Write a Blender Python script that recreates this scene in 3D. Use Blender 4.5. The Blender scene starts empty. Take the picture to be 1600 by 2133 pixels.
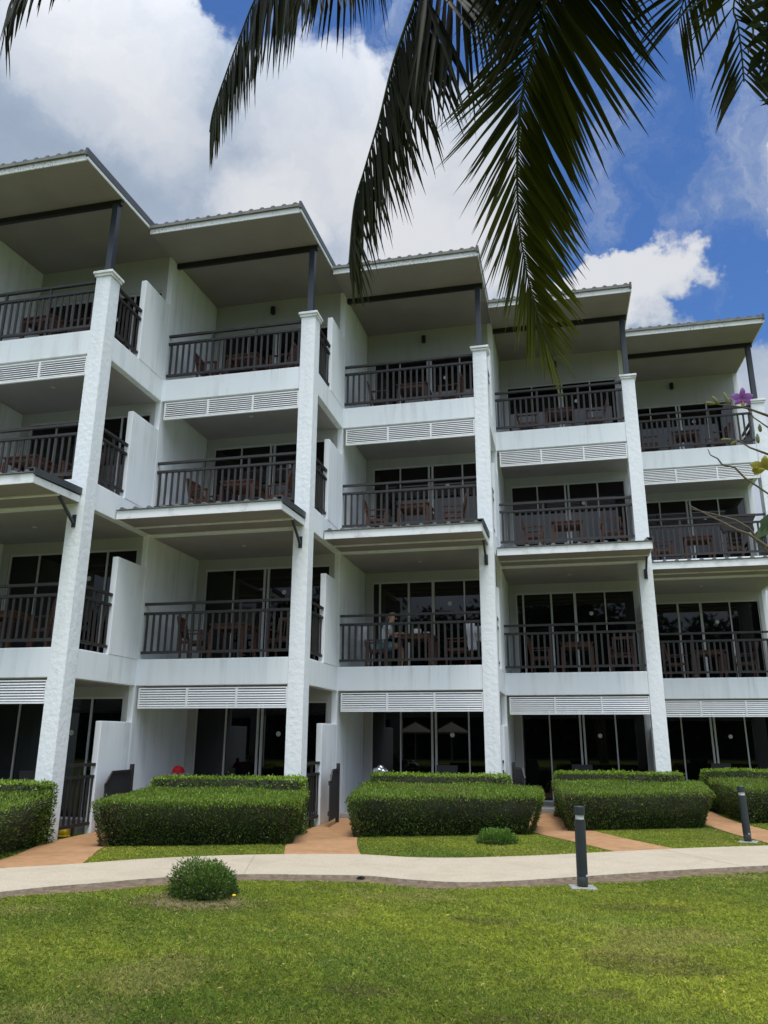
import bpy, bmesh, math, random
import numpy as np
from mathutils import Vector, Matrix
random.seed(7)
RNG = np.random.default_rng(7)
SC = bpy.context.scene
COL = SC.collection
R = math.radians

# ------------------------------------------------------------------ materials
def new_mat(name):
    m = bpy.data.materials.new(name)
    m.use_nodes = True
    nt = m.node_tree
    return m, nt, nt.nodes['Principled BSDF']

def ramp_mix(nt, fac, c1, c2):
    mx = nt.nodes.new('ShaderNodeMix'); mx.data_type = 'RGBA'
    nt.links.new(fac, mx.inputs[0])
    mx.inputs[6].default_value = (*c1, 1); mx.inputs[7].default_value = (*c2, 1)
    return mx

def noise(nt, scale, detail=4, rough=.55, stretch=None, coord='Object'):
    tc = nt.nodes.new('ShaderNodeTexCoord')
    n = nt.nodes.new('ShaderNodeTexNoise')
    n.inputs['Scale'].default_value = scale
    n.inputs['Detail'].default_value = detail
    n.inputs['Roughness'].default_value = rough
    if stretch:
        mp = nt.nodes.new('ShaderNodeMapping'); mp.inputs['Scale'].default_value = stretch
        nt.links.new(tc.outputs[coord], mp.inputs[0]); nt.links.new(mp.outputs[0], n.inputs['Vector'])
    else:
        nt.links.new(tc.outputs[coord], n.inputs['Vector'])
    return n

def maprange(nt, sock, a, b, c=0., d=1.):
    mr = nt.nodes.new('ShaderNodeMapRange')
    nt.links.new(sock, mr.inputs[0])
    for i, v in enumerate((a, b, c, d)): mr.inputs[i + 1].default_value = v
    return mr

def M(name, c1, c2=None, scale=4, rough=.7, bump=0., bscale=60, metal=0., spec=.5, lo=.35, hi=.65, stretch=None, bdist=.01):
    m, nt, b = new_mat(name)
    b.inputs['Roughness'].default_value = rough
    b.inputs['Metallic'].default_value = metal
    b.inputs['Specular IOR Level'].default_value = spec
    if c2:
        n = noise(nt, scale, 6, .6, stretch)
        mx = ramp_mix(nt, maprange(nt, n.outputs[0], lo, hi).outputs[0], c1, c2)
        nt.links.new(mx.outputs[2], b.inputs['Base Color'])
    else:
        b.inputs['Base Color'].default_value = (*c1, 1)
    if bump:
        n2 = noise(nt, bscale, 5, .6)
        bp = nt.nodes.new('ShaderNodeBump'); bp.inputs['Strength'].default_value = bump
        bp.inputs['Distance'].default_value = bdist
        nt.links.new(n2.outputs[0], bp.inputs['Height']); nt.links.new(bp.outputs[0], b.inputs['Normal'])
    return m

def wall_mat(name, base, dirt, bump, bscale, bdist, splash=False):
    """painted render: broad tone drift, vertical rain streaks, trowel relief"""
    m, nt, b = new_mat(name)
    b.inputs['Roughness'].default_value = .75
    b.inputs['Specular IOR Level'].default_value = .3
    n1 = noise(nt, .9, 5, .6)
    n2 = noise(nt, 1., 6, .65, (5., 5., .35))
    mul = nt.nodes.new('ShaderNodeMath'); mul.operation = 'MULTIPLY'
    nt.links.new(maprange(nt, n1.outputs[0], .4, .75).outputs[0], mul.inputs[0])
    nt.links.new(maprange(nt, n2.outputs[0], .48, .8).outputs[0], mul.inputs[1])
    add = nt.nodes.new('ShaderNodeMath'); add.operation = 'MULTIPLY_ADD'
    nt.links.new(maprange(nt, n2.outputs[0], .5, .9, 0, .35).outputs[0], add.inputs[0]); add.inputs[1].default_value = .5
    nt.links.new(mul.outputs[0], add.inputs[2])
    mx = ramp_mix(nt, add.outputs[0], base, dirt)
    if splash:      # mud splashed up from the ground
        tc = nt.nodes.new('ShaderNodeTexCoord'); sx = nt.nodes.new('ShaderNodeSeparateXYZ'); nt.links.new(tc.outputs['Object'], sx.inputs[0])
        n4 = noise(nt, 7, 5, .65)
        sb = nt.nodes.new('ShaderNodeMath'); sb.operation = 'MULTIPLY'
        nt.links.new(maprange(nt, sx.outputs[2], .0, .55, .9, 0.).outputs[0], sb.inputs[0]); nt.links.new(maprange(nt, n4.outputs[0], .35, .65).outputs[0], sb.inputs[1])
        mz = nt.nodes.new('ShaderNodeMix'); mz.data_type = 'RGBA'
        nt.links.new(sb.outputs[0], mz.inputs[0]); nt.links.new(mx.outputs[2], mz.inputs[6]); mz.inputs[7].default_value = (.40, .35, .28, 1); mx = mz
    nt.links.new(mx.outputs[2], b.inputs['Base Color'])
    n3 = noise(nt, bscale, 4, .55)
    bp = nt.nodes.new('ShaderNodeBump'); bp.inputs['Strength'].default_value = bump
    bp.inputs['Distance'].default_value = bdist
    nt.links.new(n3.outputs[0], bp.inputs['Height']); nt.links.new(bp.outputs[0], b.inputs['Normal'])
    return m

MAT = {}
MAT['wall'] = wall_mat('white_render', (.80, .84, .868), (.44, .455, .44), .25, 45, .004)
MAT['shade_grey_wall'] = wall_mat('shade_grey_render', (.44, .445, .44), (.33, .335, .33), .2, 45, .004)  # grey tone puts the balcony recess shade into the wall colour
MAT['rough_wall'] = wall_mat('rough_stucco', (.80, .835, .86), (.60, .615, .60), .9, 10, .014, True)
MAT['soffit'] = M('shade_grey_soffit_board', (.305, .275, .268), (.265, .24, .233), 1.2, .8)  # board greyed so the shade under eaves and canopies sits in its colour
MAT['ceiling'] = M('shade_grey_ceiling', (.37, .345, .342), (.33, .308, .305), 1.5, .8)  # ceiling colour lowered to carry the shade under the slabs
MAT['fascia'] = M('white_fascia_paint', (.80, .82, .83), (.50, .51, .50), 3.5, .6, lo=.5, hi=.75)
def peel_mat():
    m, nt, b = new_mat('peeling_fascia_paint')
    b.inputs['Roughness'].default_value = .7
    n1 = noise(nt, 1.3, 3); n2 = noise(nt, 26, 5, .7)
    mul = nt.nodes.new('ShaderNodeMath'); mul.operation = 'MULTIPLY'
    nt.links.new(maprange(nt, n1.outputs[0], .47, .6).outputs[0], mul.inputs[0])
    nt.links.new(maprange(nt, n2.outputs[0], .5, .62).outputs[0], mul.inputs[1])
    mx = ramp_mix(nt, mul.outputs[0], (.72, .73, .74), (.26, .27, .28))
    nt.links.new(mx.outputs[2], b.inputs['Base Color'])
    return m
MAT['peel'] = peel_mat()
MAT['tile'] = M('weathered_roof_tile', (.20, .20, .185), (.13, .135, .13), 6, .8, .3, 40)
MAT['dark_trim'] = M('dark_flashing_metal', (.055, .062, .07), (.04, .045, .05), 3, .45)
MAT['sheet'] = M('roof_sheet_metal', (.16, .17, .175), (.11, .115, .12), 3, .5)
MAT['steel'] = M('blue_grey_painted_steel', (.028, .036, .052), (.022, .028, .038), 4, .45)
MAT['beam'] = M('black_painted_beam', (.012, .013, .015), None, rough=.5)
MAT['rail'] = M('charcoal_painted_timber', (.030, .027, .025), (.020, .018, .017), 8, .55)
MAT['louver'] = M('white_louver_paint', (.86, .87, .88), (.80, .81, .81), 6, .5)
MAT['frame'] = M('grey_aluminium_frame', (.58, .59, .59), None, rough=.45)
MAT['pane'] = M('dark_window_glass', (.003, .0035, .004), None, rough=.02, spec=.5)
MAT['sticker'] = M('frosted_safety_dot', (.62, .63, .63), None, rough=.6)
MAT['wood'] = M('teak_wood', (.125, .046, .024), (.06, .022, .013), 9, .5, stretch=(1, 1, .2))
MAT['wood_grey'] = M('weathered_teak', (.17, .12, .08), (.11, .075, .05), 9, .6, stretch=(1, 1, .2))
MAT['dark_wicker'] = M('dark_patio_fabric', (.02, .021, .024), (.03, .03, .033), 30, .7, .3, 90)
MAT['black'] = M('black_lamp_metal', (.01, .01, .01), None, rough=.4)
MAT['lamp_glass'] = M('pale_lamp_glass', (.6, .6, .58), None, rough=.3)
MAT['path'] = M('pebble_wash_concrete', (.55, .465, .35), (.41, .34, .245), 70, .85, .5, 130, lo=.38, hi=.62)
MAT['path_side'] = M('damp_path_edge', (.40, .33, .25), (.22, .175, .125), 14, .9, .5, 60)
MAT['walk'] = M('terracotta_concrete', (.46, .25, .115), (.36, .19, .084), 7, .8, .4, 120)
def stain(m, scale, amount, c):
    nt = m.node_tree; b = nt.nodes['Principled BSDF']; src = b.inputs['Base Color'].links[0].from_socket
    n = noise(nt, scale, 7, .68); n.inputs['Distortion'].default_value = .6
    mx = nt.nodes.new('ShaderNodeMix'); mx.data_type = 'RGBA'
    nt.links.new(maprange(nt, n.outputs[0], .46, .74, 0, amount).outputs[0], mx.inputs[0]); nt.links.new(src, mx.inputs[6]); mx.inputs[7].default_value = (*c, 1)
    nt.links.new(mx.outputs[2], b.inputs['Base Color'])
stain(MAT['path'], 1.6, .55, (.33, .27, .19)); stain(MAT['path'], 6., .3, (.40, .33, .24)); stain(MAT['walk'], 1.4, .7, (.24, .115, .05)); stain(MAT['walk'], 5., .4, (.30, .19, .11))
MAT['soil'] = M('bare_soil', (.21, .145, .09), (.10, .068, .042), 9, .95, .8, 30)
MAT['patio'] = M('patio_tile', (.34, .33, .31), (.27, .26, .25), 5, .7)
MAT['bollard'] = M('dark_slate_powder_coat', (.022, .03, .038), (.03, .036, .043), 5, .42, .2, 200)
MAT['concrete'] = M('concrete_pad', (.36, .36, .34), (.22, .22, .2), 20, .9, .4, 80)
MAT['skin'] = M('skin', (.50, .29, .20), None, rough=.5)
MAT['hair'] = M('sandy_hair', (.46, .33, .19), (.32, .22, .12), 40, .6)
MAT['shirt'] = M('pale_blue_shirt', (.68, .76, .86), (.55, .66, .78), 8, .9)
MAT['shorts'] = M('teal_shorts', (.16, .27, .33), None, rough=.9)
MAT['towel'] = M('white_towel', (.74, .74, .82), (.62, .62, .70), 14, .95, .4, 90)
MAT['blue_towel'] = M('dark_brown_cloth', (.028, .024, .026), (.02, .018, .02), 12, .9)
MAT['red'] = M('red_cotton', (.62, .008, .012), (.45, .006, .01), 9, .7)
MAT['yellow'] = M('yellow_plastic', (.75, .50, .015), None, rough=.35)
MAT['white_plastic'] = M('white_plastic', (.75, .76, .77), None, rough=.35)
MAT['silver'] = M('silver_foil', (.7, .72, .74), None, rough=.22, metal=.9)
MAT['bark'] = M('grey_bark', (.16, .125, .09), (.085, .065, .05), 12, .9, .6, 30)
MAT['twig'] = M('dry_twig', (.20, .15, .115), (.12, .095, .07), 30, .8)

def leaf_mat(name, trans=.35, rough=.5, attr='Col', spec=.4):
    m, nt, b = new_mat(name)
    a = nt.nodes.new('ShaderNodeAttribute'); a.attribute_name = attr
    nt.links.new(a.outputs['Color'], b.inputs['Base Color'])
    b.inputs['Roughness'].default_value = rough
    b.inputs['Specular IOR Level'].default_value = spec
    t = nt.nodes.new('ShaderNodeBsdfTranslucent')
    hs = nt.nodes.new('ShaderNodeHueSaturation'); hs.inputs['Value'].default_value = 1.6
    hs.inputs['Hue'].default_value = .485
    nt.links.new(a.outputs['Color'], hs.inputs['Color']); nt.links.new(hs.outputs[0], t.inputs['Color'])
    mx = nt.nodes.new('ShaderNodeMixShader'); mx.inputs[0].default_value = trans
    nt.links.new(b.outputs[0], mx.inputs[1]); nt.links.new(t.outputs[0], mx.inputs[2])
    nt.links.new(mx.outputs[0], nt.nodes['Material Output'].inputs[0])
    return m
MAT['leaf'] = leaf_mat('hedge_leaf', .32)
MAT['grass'] = leaf_mat('grass_blade', .42, .6, spec=.25)
MAT['palm'] = leaf_mat('palm_leaflet', .12, .5, spec=.12)
MAT['petal'] = leaf_mat('orchid_petal', .35, .5)
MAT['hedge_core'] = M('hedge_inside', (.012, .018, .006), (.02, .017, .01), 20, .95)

# ------------------------------------------------------------------ helpers
class MB:
    def __init__(s): s.v = []; s.f = []; s.mi = []
    def add(s, vs, fs, mi=0):
        o = len(s.v); s.v += [tuple(v) for v in vs]
        s.f += [tuple(i + o for i in f) for f in fs]; s.mi += [mi] * len(fs)
    def box(s, x0, x1, y0, y1, z0, z1, mi=0, sy=0.):
        """sy: z rises by sy per metre of y (shear)"""
        d = sy * (y1 - y0)
        s.add([(x0, y0, z0), (x1, y0, z0), (x1, y1, z0 + d), (x0, y1, z0 + d),
               (x0, y0, z1), (x1, y0, z1), (x1, y1, z1 + d), (x0, y1, z1 + d)],
              [(0, 3, 2, 1), (4, 5, 6, 7), (0, 1, 5, 4), (1, 2, 6, 5), (2, 3, 7, 6), (3, 0, 4, 7)], mi)
    def bar(s, a, b, w, h, up=(0, 0, 1), mi=0):
        a = Vector(a); b = Vector(b); d = (b - a).normalized()
        side = d.cross(Vector(up))
        if side.length < 1e-4: side = d.cross(Vector((1, 0, 0)))
        side.normalize(); u = side.cross(d).normalized()
        vs = []
        for p in (a, b):
            for sx, sz in ((-1, -1), (1, -1), (1, 1), (-1, 1)):
                vs.append(p + side * sx * w / 2 + u * sz * h / 2)
        s.add(vs, [(3, 2, 1, 0), (4, 5, 6, 7), (0, 1, 5, 4), (1, 2, 6, 5), (2, 3, 7, 6), (3, 0, 4, 7)], mi)
    def tube(s, pts, rad, n=8, mi=0, cap=True):
        pts = [Vector(p) for p in pts]
        if not hasattr(rad, '__len__'): rad = [rad] * len(pts)
        rings = []
        ref = None
        for i, p in enumerate(pts):
            t = (pts[min(i + 1, len(pts) - 1)] - pts[max(i - 1, 0)]).normalized()
            if ref is None: ref = Vector((0, 0, 1)) if abs(t.z) < .9 else Vector((1, 0, 0))
            a = t.cross(ref).normalized(); ref = a.cross(t).normalized()
            rings.append([p + (a * math.cos(2 * math.pi * k / n) + ref * math.sin(2 * math.pi * k / n)) * rad[i] for k in range(n)])
        vs = [v for r in rings for v in r]; fs = []
        for i in range(len(pts) - 1):
            for k in range(n):
                fs.append((i * n + k, i * n + (k + 1) % n, (i + 1) * n + (k + 1) % n, (i + 1) * n + k))
        if cap:
            fs.append(tuple(range(n - 1, -1, -1))); fs.append(tuple((len(pts) - 1) * n + k for k in range(n)))
        s.add(vs, fs, mi)
    def lathe(s, prof, c=(0, 0, 0), n=20, mi=0):
        vs = []; fs = []
        for (r, z) in prof:
            for k in range(n):
                a = 2 * math.pi * k / n; vs.append((c[0] + r * math.cos(a), c[1] + r * math.sin(a), c[2] + z))
        for i in range(len(prof) - 1):
            for k in range(n):
                fs.append((i * n + k, i * n + (k + 1) % n, (i + 1) * n + (k + 1) % n, (i + 1) * n + k))
        fs.append(tuple(range(n - 1, -1, -1))); fs.append(tuple((len(prof) - 1) * n + k for k in range(n)))
        s.add(vs, fs, mi)
    def build(s, name, mats, parent=None, smooth=False, bevel=0.):
        me = bpy.data.meshes.new(name)
        me.from_pydata(s.v, [], s.f)
        mats = mats if isinstance(mats, (list, tuple)) else [mats]
        for m in mats: me.materials.append(m)
        if len(mats) > 1: me.polygons.foreach_set('material_index', s.mi)
        if smooth: me.polygons.foreach_set('use_smooth', [True] * len(me.polygons))
        me.update()
        o = bpy.data.objects.new(name, me); COL.objects.link(o)
        if bevel:
            b = o.modifiers.new('bevel', 'BEVEL'); b.width = bevel; b.segments = 2; b.limit_method = 'ANGLE'
        if parent is not None: put(o, parent)
        return o

def world_mat(o):
    m = o.matrix_basis.copy()
    if o.parent: m = world_mat(o.parent) @ o.matrix_parent_inverse @ m
    return m
def put(o, parent):
    o.parent = parent
    o.matrix_parent_inverse = world_mat(parent).inverted()
def tag(o, label=None, cat=None, group=None, kind=None):
    if label: o['label'] = label
    if cat: o['category'] = cat
    if group: o['group'] = group
    if kind: o['kind'] = kind
    return o
def thing(name, label, cat, loc=(0, 0, 0), rz=0, group=None):
    o = bpy.data.objects.new(name, None); COL.objects.link(o)
    o.empty_display_size = .2
    o.location = loc; o.rotation_euler = (0, 0, rz)
    return tag(o, label, cat, group)
def copy_tree(o, parent=None):
    c = o.copy(); COL.objects.link(c)
    if parent is not None:
        c.parent = parent; c.matrix_parent_inverse = o.matrix_parent_inverse.copy()
    for ch in [x for x in bpy.data.objects if x.parent == o]: copy_tree(ch, c)
    return c

def np_mesh(name, V, F, mat, col=None, parent=None, smooth=False, mats=None, mi=None):
    """V (n,3), F (m,k) same-size faces; col (n,3) per vertex"""
    me = bpy.data.meshes.new(name)
    n, (m, k) = len(V), F.shape
    me.vertices.add(n); me.vertices.foreach_set('co', np.asarray(V, np.float32).ravel())
    me.loops.add(m * k); me.loops.foreach_set('vertex_index', F.astype(np.int32).ravel())
    me.polygons.add(m); me.polygons.foreach_set('loop_start', (np.arange(m) * k).astype(np.int32))
    if mats:
        for q in mats: me.materials.append(q)
        me.polygons.foreach_set('material_index', mi.astype(np.int32))
    else: me.materials.append(mat)
    if col is not None:
        a = me.attributes.new('Col', 'FLOAT_COLOR', 'POINT')
        a.data.foreach_set('color', np.concatenate([col, np.ones((n, 1))], 1).astype(np.float32).ravel())
    me.update(calc_edges=True)
    me.validate()
    o = bpy.data.objects.new(name, me); COL.objects.link(o)
    if parent is not None: put(o, parent)
    return o

def norm(a): return a / np.maximum(np.linalg.norm(a, axis=1, keepdims=True), 1e-9)
def leaf_quads(C, D, N, L, W, col):
    """diamond leaves: base C, direction D, surface normal N, length L, width W"""
    D = norm(D); S = norm(np.cross(D, N))
    L = L[:, None]; W = W[:, None]
    up = norm(np.cross(S, D))
    mid = C + D * L * .45 - up * W * .15
    V = np.stack([C, mid + S * W * .5 + up * W * .2, C + D * L - up * L * .08, mid - S * W * .5 + up * W * .2], 1).reshape(-1, 3)
    F = np.arange(len(C) * 4).reshape(-1, 4)
    return V, F, np.repeat(col, 4, 0)

def vnoise(P, s, seed):
    """cheap smooth value noise from summed sines, P (n,2|3) -> about [-1,1]"""
    g = np.random.default_rng(seed); out = np.zeros(len(P)); amp = 0
    for o in range(5):
        for _ in range(3):
            d = g.normal(size=P.shape[1]); d /= np.linalg.norm(d)
            k = s * 1.8 ** o * g.uniform(.7, 1.3)
            out += np.sin(P @ d * k + g.uniform(0, 6.28)) * .65 ** o
        amp += .65 ** o
    return out / (amp * 1.6)

# ------------------------------------------------------------------ measured layout
XR = [-12.13, -8.529, -4.936, -1.381, 2.241, 5.875]
FC = [9.83, 12.214, 14.624, 17.022, 19.378, 21.740, 24.12]
ZT = [.12, 3.233, 6.386, 9.540]          # floor levels
ZB = [None, 2.704, 5.858, 9.011]         # slab undersides
ROOF0, SL = 12.60, .055
BAYW = {1: 'leftmost bay', 2: 'second bay from the left', 3: 'middle bay', 4: 'second bay from the right', 5: 'rightmost bay'}
FLW = {0: 'ground floor patio', 1: 'lowest balcony', 2: 'middle balcony', 3: 'top balcony'}

# ------------------------------------------------------------------ hotel building
hotel = thing('hotel_building', 'white four storey hotel wing stepping back in five bays with balconies', 'building', (-3., 19.5, 0))

def window(x0, x1, yb, zf, slide=0., top=2.37, parent=None):
    f = MB(); L, Rr = x0 + .19, x1 - .25
    z0, z1 = zf + .004, zf + top
    y0, y1 = yb + .03, yb + .09
    w = Rr - L
    fr = .03
    f.box(L, L + fr, y0, y1, z0, z1); f.box(Rr - fr, Rr, y0, y1, z0, z1)
    f.box(L + fr, Rr - fr, y0, y1, z1 - .04, z1); f.box(L + fr, Rr - fr, y0, y1, z0, z0 + .045)
    xs = [(L + .745 + slide * .0, .035), (L + 1.53, .05), (L + 1.625, .05), (L + 2.43, .035)]
    if slide:
        xs = [(L + .20, .05), (L + .965, .05), (L + 1.60, .07), (L + 2.40, .035)]
    zz0, zz1 = z0 + .045, z1 - .04
    for i, (x, ww) in enumerate(xs):
        f.box(x - ww / 2, x + ww / 2, y0 - (.012 if i in (1, 2) else -.004), y1 - .01, zz0, zz1)
    o = f.build('window', MAT['frame'], parent)
    p = MB(); yp = yb + .065
    p.add([(L + fr, yp, zz0), (Rr - fr, yp, zz0), (Rr - fr, yp, zz1), (L + fr, yp, zz1)], [(0, 1, 2, 3)])
    p.build('glass_pane', MAT['pane'], o)
    s = MB(); n = 18; cx, cz = L + 2.02, zf + (1.66 if zf < 1 else 1.76)
    ring = [(cx + .055 * math.cos(2 * math.pi * k / n), yp - .006, cz + .055 * math.sin(2 * math.pi * k / n)) for k in range(n)]
    s.add(ring, [tuple(range(n))])
    s.build('safety_dot', MAT['sticker'], o)
    return o

def railing(ax, a, b, c, zf, parent, zs=(1.155, .955, .145), posts=True, name='railing'):
    """ax 'x' or 'y': runs a..b along that axis, at coordinate c across"""
    m = MB()
    def bx(q0, q1, hw, z0, z1):
        if ax == 'x': m.box(q0, q1, c - hw, c + hw, z0, z1)
        else: m.box(c - hw, c + hw, q0, q1, z0, z1)
    for i, z in enumerate(zs):
        bx(a, b, (.032, .030, .028)[i], zf + z - .026, zf + z + .026)
    n = max(1, round((b - a) / 1.12))
    for k in range(n + 1):
        q = a + .05 + (b - a - .1) * k / n
        if n == 1 and k == 1: continue
        if n == 1: q = (a + b) / 2
        elif k in (0, n): continue
        bx(q - .027, q + .027, .017, zf + .002, zf + zs[0] - .026)
    o = m.build(name, MAT['rail'], parent)
    m = MB(); top = zs[1] if len(zs) == 3 else zs[0]
    nb = max(2, round((b - a) / .147))
    for k in range(nb):
        q = a + (b - a) * (k + .5) / nb
        bx(q - .024, q + .024, .011, zf + zs[-1] + .026, zf + top - .026)
    m.build('baluster_row', MAT['rail'], o)
    return o

def louver(x0, x1, y, zt, parent):
    m = MB(); zb = zt - .405
    m.box(x0, x1, y, y + .045, zb, zb + .035); m.box(x0, x1, y, y + .045, zt - .022, zt)
    n = 3
    for k in range(n + 1):
        x = x0 + (x1 - x0) * k / n
        w = .04 if 0 < k < n else .03
        xa = min(max(x - w / 2, x0), x1 - w)
        m.box(xa, xa + w, y - .002, y + .047, zb + .035, zt - .022)
    o = m.build('louver_panel', MAT['louver'], parent)
    s = MB()
    for k in range(n):
        xa = x0 + (x1 - x0) * k / n + .02; xb = x0 + (x1 - x0) * (k + 1) / n - .02
        for j in range(7):
            z = zb + .062 + j * .0475
            s.add([(xa, y + .009, z - .017), (xb, y + .009, z - .017), (xb, y + .033, z + .012), (xa, y + .033, z + .012),
                   (xa, y + .003, z - .014), (xb, y + .003, z - .014), (xb, y + .027, z + .017), (xa, y + .027, z + .017)],
                  [(3, 2, 1, 0), (4, 5, 6, 7), (0, 1, 5, 4), (1, 2, 6, 5), (2, 3, 7, 6), (3, 0, 4, 7)])
    s.build('slat_set', MAT['louver'], o)
    return o

# leftmost end wall beyond the frame
m = MB(); m.box(XR[0] - .14, XR[0] - .01, FC[0] + 1.33, FC[1] + 7, 0, 13.1); m.build('party_wall', MAT['wall'], hotel)

for k in range(1, 6):
    x0, x1, F, B = XR[k - 1], XR[k], FC[k], FC[k + 1]
    # apartment front wall with window openings
    m = MB()
    roofz = ROOF0 + SL * (B - F + 1.17)
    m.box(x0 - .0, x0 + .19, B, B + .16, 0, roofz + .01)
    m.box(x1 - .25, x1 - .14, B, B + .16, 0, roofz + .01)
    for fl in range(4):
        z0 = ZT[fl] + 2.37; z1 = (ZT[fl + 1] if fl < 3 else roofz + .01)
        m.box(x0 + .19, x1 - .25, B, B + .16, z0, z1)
    m.build('apartment_wall', MAT['shade_grey_wall'], hotel)
    # party wall closing the apartment on the right
    m = MB(); m.box(x1 - .14, x1 - .01, B, B + 7, 0, roofz + .005, sy=0); m.build('party_wall', MAT['wall'], hotel)
    for fl in range(4):
        zf = ZT[fl]
        window(x0, x1, B, zf, slide=1 if (fl == 1 and k >= 3) else 0, parent=hotel)
        if fl:
            m = MB(); m.box(x0 - .03, x1 - .02, F + .02, B + .05, ZB[fl], ZT[fl])
            sl = m.build('balcony_slab', MAT['wall'], hotel, bevel=.012)
            m = MB(); m.box(x0 + .002, x1 - .16, F + .2, B - .002, ZB[fl] - .012, ZB[fl] - .002)
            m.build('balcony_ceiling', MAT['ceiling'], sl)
            railing('x', x0 - .008, x1 - .33, F + .11, zf, hotel)
            m = MB(); m.lathe([(.05, 0), (.05, -.012), (.03, -.014)], (x0 + 1.67, F + 1.2, ZB[fl] - .012), 16)
            m.build('ceiling_light', MAT['lamp_glass'], hotel)
        # side railing and privacy wing wall
        if k < 5:
            m = MB(); m.box(x1 - .14, x1 - .014, F + 1.335, B + .01, zf if fl else 0, zf + (1.93 if fl else 1.87))
            m.build('privacy_wall', MAT['wall'], hotel, bevel=.01)
            yend = F + 1.333
        else: yend = B
        if fl: railing('y', F + .352, yend, x1 - .078, zf, hotel)
        elif k < 5: railing('y', F + .352, yend + .06, x1 - .072, .0, hotel, (1.21, 1.0, .19))
    # ground floor front fence beside the gate opening
    railing('x', x0 + 1.25, x1 - .335, F + .12, .0, hotel, (.965, .17), posts=False, name='patio_fence')
    # louvres
    for fl in (1, 3): louver(x0 + .06, x1 - .335, F + .03, ZB[fl] - .045, hotel)
    # column
    m = MB(); m.box(x1 - .33, x1, F, F + .35, 0, 10.735)
    c = m.build('column', MAT['rough_wall'], hotel, bevel=.008)
    m = MB()
    m.box(x1 - .36, x1 + .03, F - .03, F + .38, 10.735, 10.79); m.box(x1 - .385, x1 + .055, F - .055, F + .405, 10.79, 10.85)
    m.build('column_cap', MAT['fascia'], c, bevel=.01)
    # main roof
    yf, yb = F - 1.17, B + 4.5; dep = yb - yf
    m = MB(); m.box(x0 + .003, x1 - .004, yf - .02, yb, ROOF0 + .125, ROOF0 + .19, sy=SL)
    nr = 14
    for j in range(nr):
        xc = x0 + .16 + (x1 - x0 - .3) * j / (nr - 1)
        zr = ROOF0 + .19
        d = SL * (dep + .045)
        pr = [(-.055, -.002), (-.028, .03), (.028, .03), (.055, -.002)]
        vs = [(xc + a, yf - .045, zr + b) for a, b in pr] + [(xc + a, yb, zr + b + d) for a, b in pr]
        m.add(vs, [(3, 2, 1, 0), (4, 5, 6, 7), (0, 1, 5, 4), (1, 2, 6, 5), (2, 3, 7, 6)])
    m.box(x0 + .003, x1 - .046, yf - .042, yf - .022, ROOF0 + .117, ROOF0 + .188)
    rf = m.build('roof', MAT['tile'], hotel)
    m = MB(); m.box(x0 + .003, x1 - .03, yf, yf + .025, ROOF0 - .012, ROOF0 + .122)
    m.build('fascia_board', MAT['peel'], rf)
    m = MB(); m.box(x1 - .028, x1 - .006, yf - .002, yb, ROOF0 + .005, ROOF0 + .07, sy=SL)
    m.build('barge_board', MAT['fascia'], rf)
    m = MB(); m.box(x1 - .045, x1 + .004, yf - .05, yb, ROOF0 + .075, ROOF0 + .235, sy=SL)
    m.build('edge_flashing', MAT['dark_trim'], rf)
    m = MB(); m.box(x0 + .003, x1 - .03, yf + .025, yb, ROOF0 + .012, ROOF0 + .03, sy=SL)
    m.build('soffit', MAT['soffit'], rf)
    zb = ROOF0 + SL * 1.34
    m = MB(); m.box(x0 + .005, x1 - .05, F + .13, F + .21, zb - .12, zb + .005)
    m.build('roof_beam', MAT['beam'], rf)
    m = MB(); m.box(x1 - .235, x1 - .105, F + .105, F + .235, 10.85, zb - .12); m.box(x1 - .27, x1 - .07, F + .07, F + .27, 10.851, 10.863)
    m.build('steel_post', MAT['steel'], rf)
    # wall lamp
    m = MB(); m.lathe([(.055, -.1), (.06, -.095), (.06, .1), (.055, .105)], (x0 + 1.64, B - .10, 12.46 if k < 5 else 12.5), 16)
    m.box(x0 + 1.61, x0 + 1.67, B - .05, B - .0, 12.43, 12.5)
    m.build('wall_lamp', MAT['black'], hotel)
    # canopy over the lowest balcony
    ca, cb = F - 1.33, F + .015
    xl, xr = x0 + .006, x1 - .10
    m = MB(); m.box(xl, xr, ca, ca + .028, 5.862, 6.035); m.box(xr - .028, xr, ca + .028, F - .003, 5.862, 5.99, sy=.03)
    m.box(xl, xr - .03, ca + .028, F - .003, 5.90, 5.915); m.box(xl, xr - .03, F - .62, F - .56, 5.862, 5.898)
    cn = m.build('canopy', MAT['fascia'], hotel)
    m = MB(); m.box(xl, xr - .02, ca + .03, F - .004, 5.885, 5.898)
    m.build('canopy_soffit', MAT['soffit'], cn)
    m = MB(); m.box(xl - .003, xr + .0, ca - .03, cb, 6.04, 6.055, sy=.04)
    nr = 12
    for j in range(nr):
        xc = xl + .12 + (xr - xl - .25) * j / (nr - 1); zr = 6.055; d = .04 * (cb - ca + .03)
        pr = [(-.055, 0), (-.025, .042), (.025, .042), (.055, 0)]
        vs = [(xc + a, ca - .032, zr + b) for a, b in pr] + [(xc + a, cb, zr + b + d) for a, b in pr]
        m.add(vs, [(3, 2, 1, 0), (4, 5, 6, 7), (0, 1, 5, 4), (1, 2, 6, 5), (2, 3, 7, 6)])
    m.build('canopy_sheet', MAT['sheet'], cn)
    m = MB(); m.box(xr + .002, xr + .03, ca - .04, F - .004, 6.0, 6.125, sy=.04); m.box(xr - .12, xr + .002, ca - .04, F - .004, 6.105, 6.125, sy=.04)
    m.build('edge_flashing', MAT['dark_trim'], cn)
    m = MB(); bxc = x1 - .165
    m.box(bxc - .04, bxc + .04, F - .02, F - .001, 5.42, 5.66)
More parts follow.
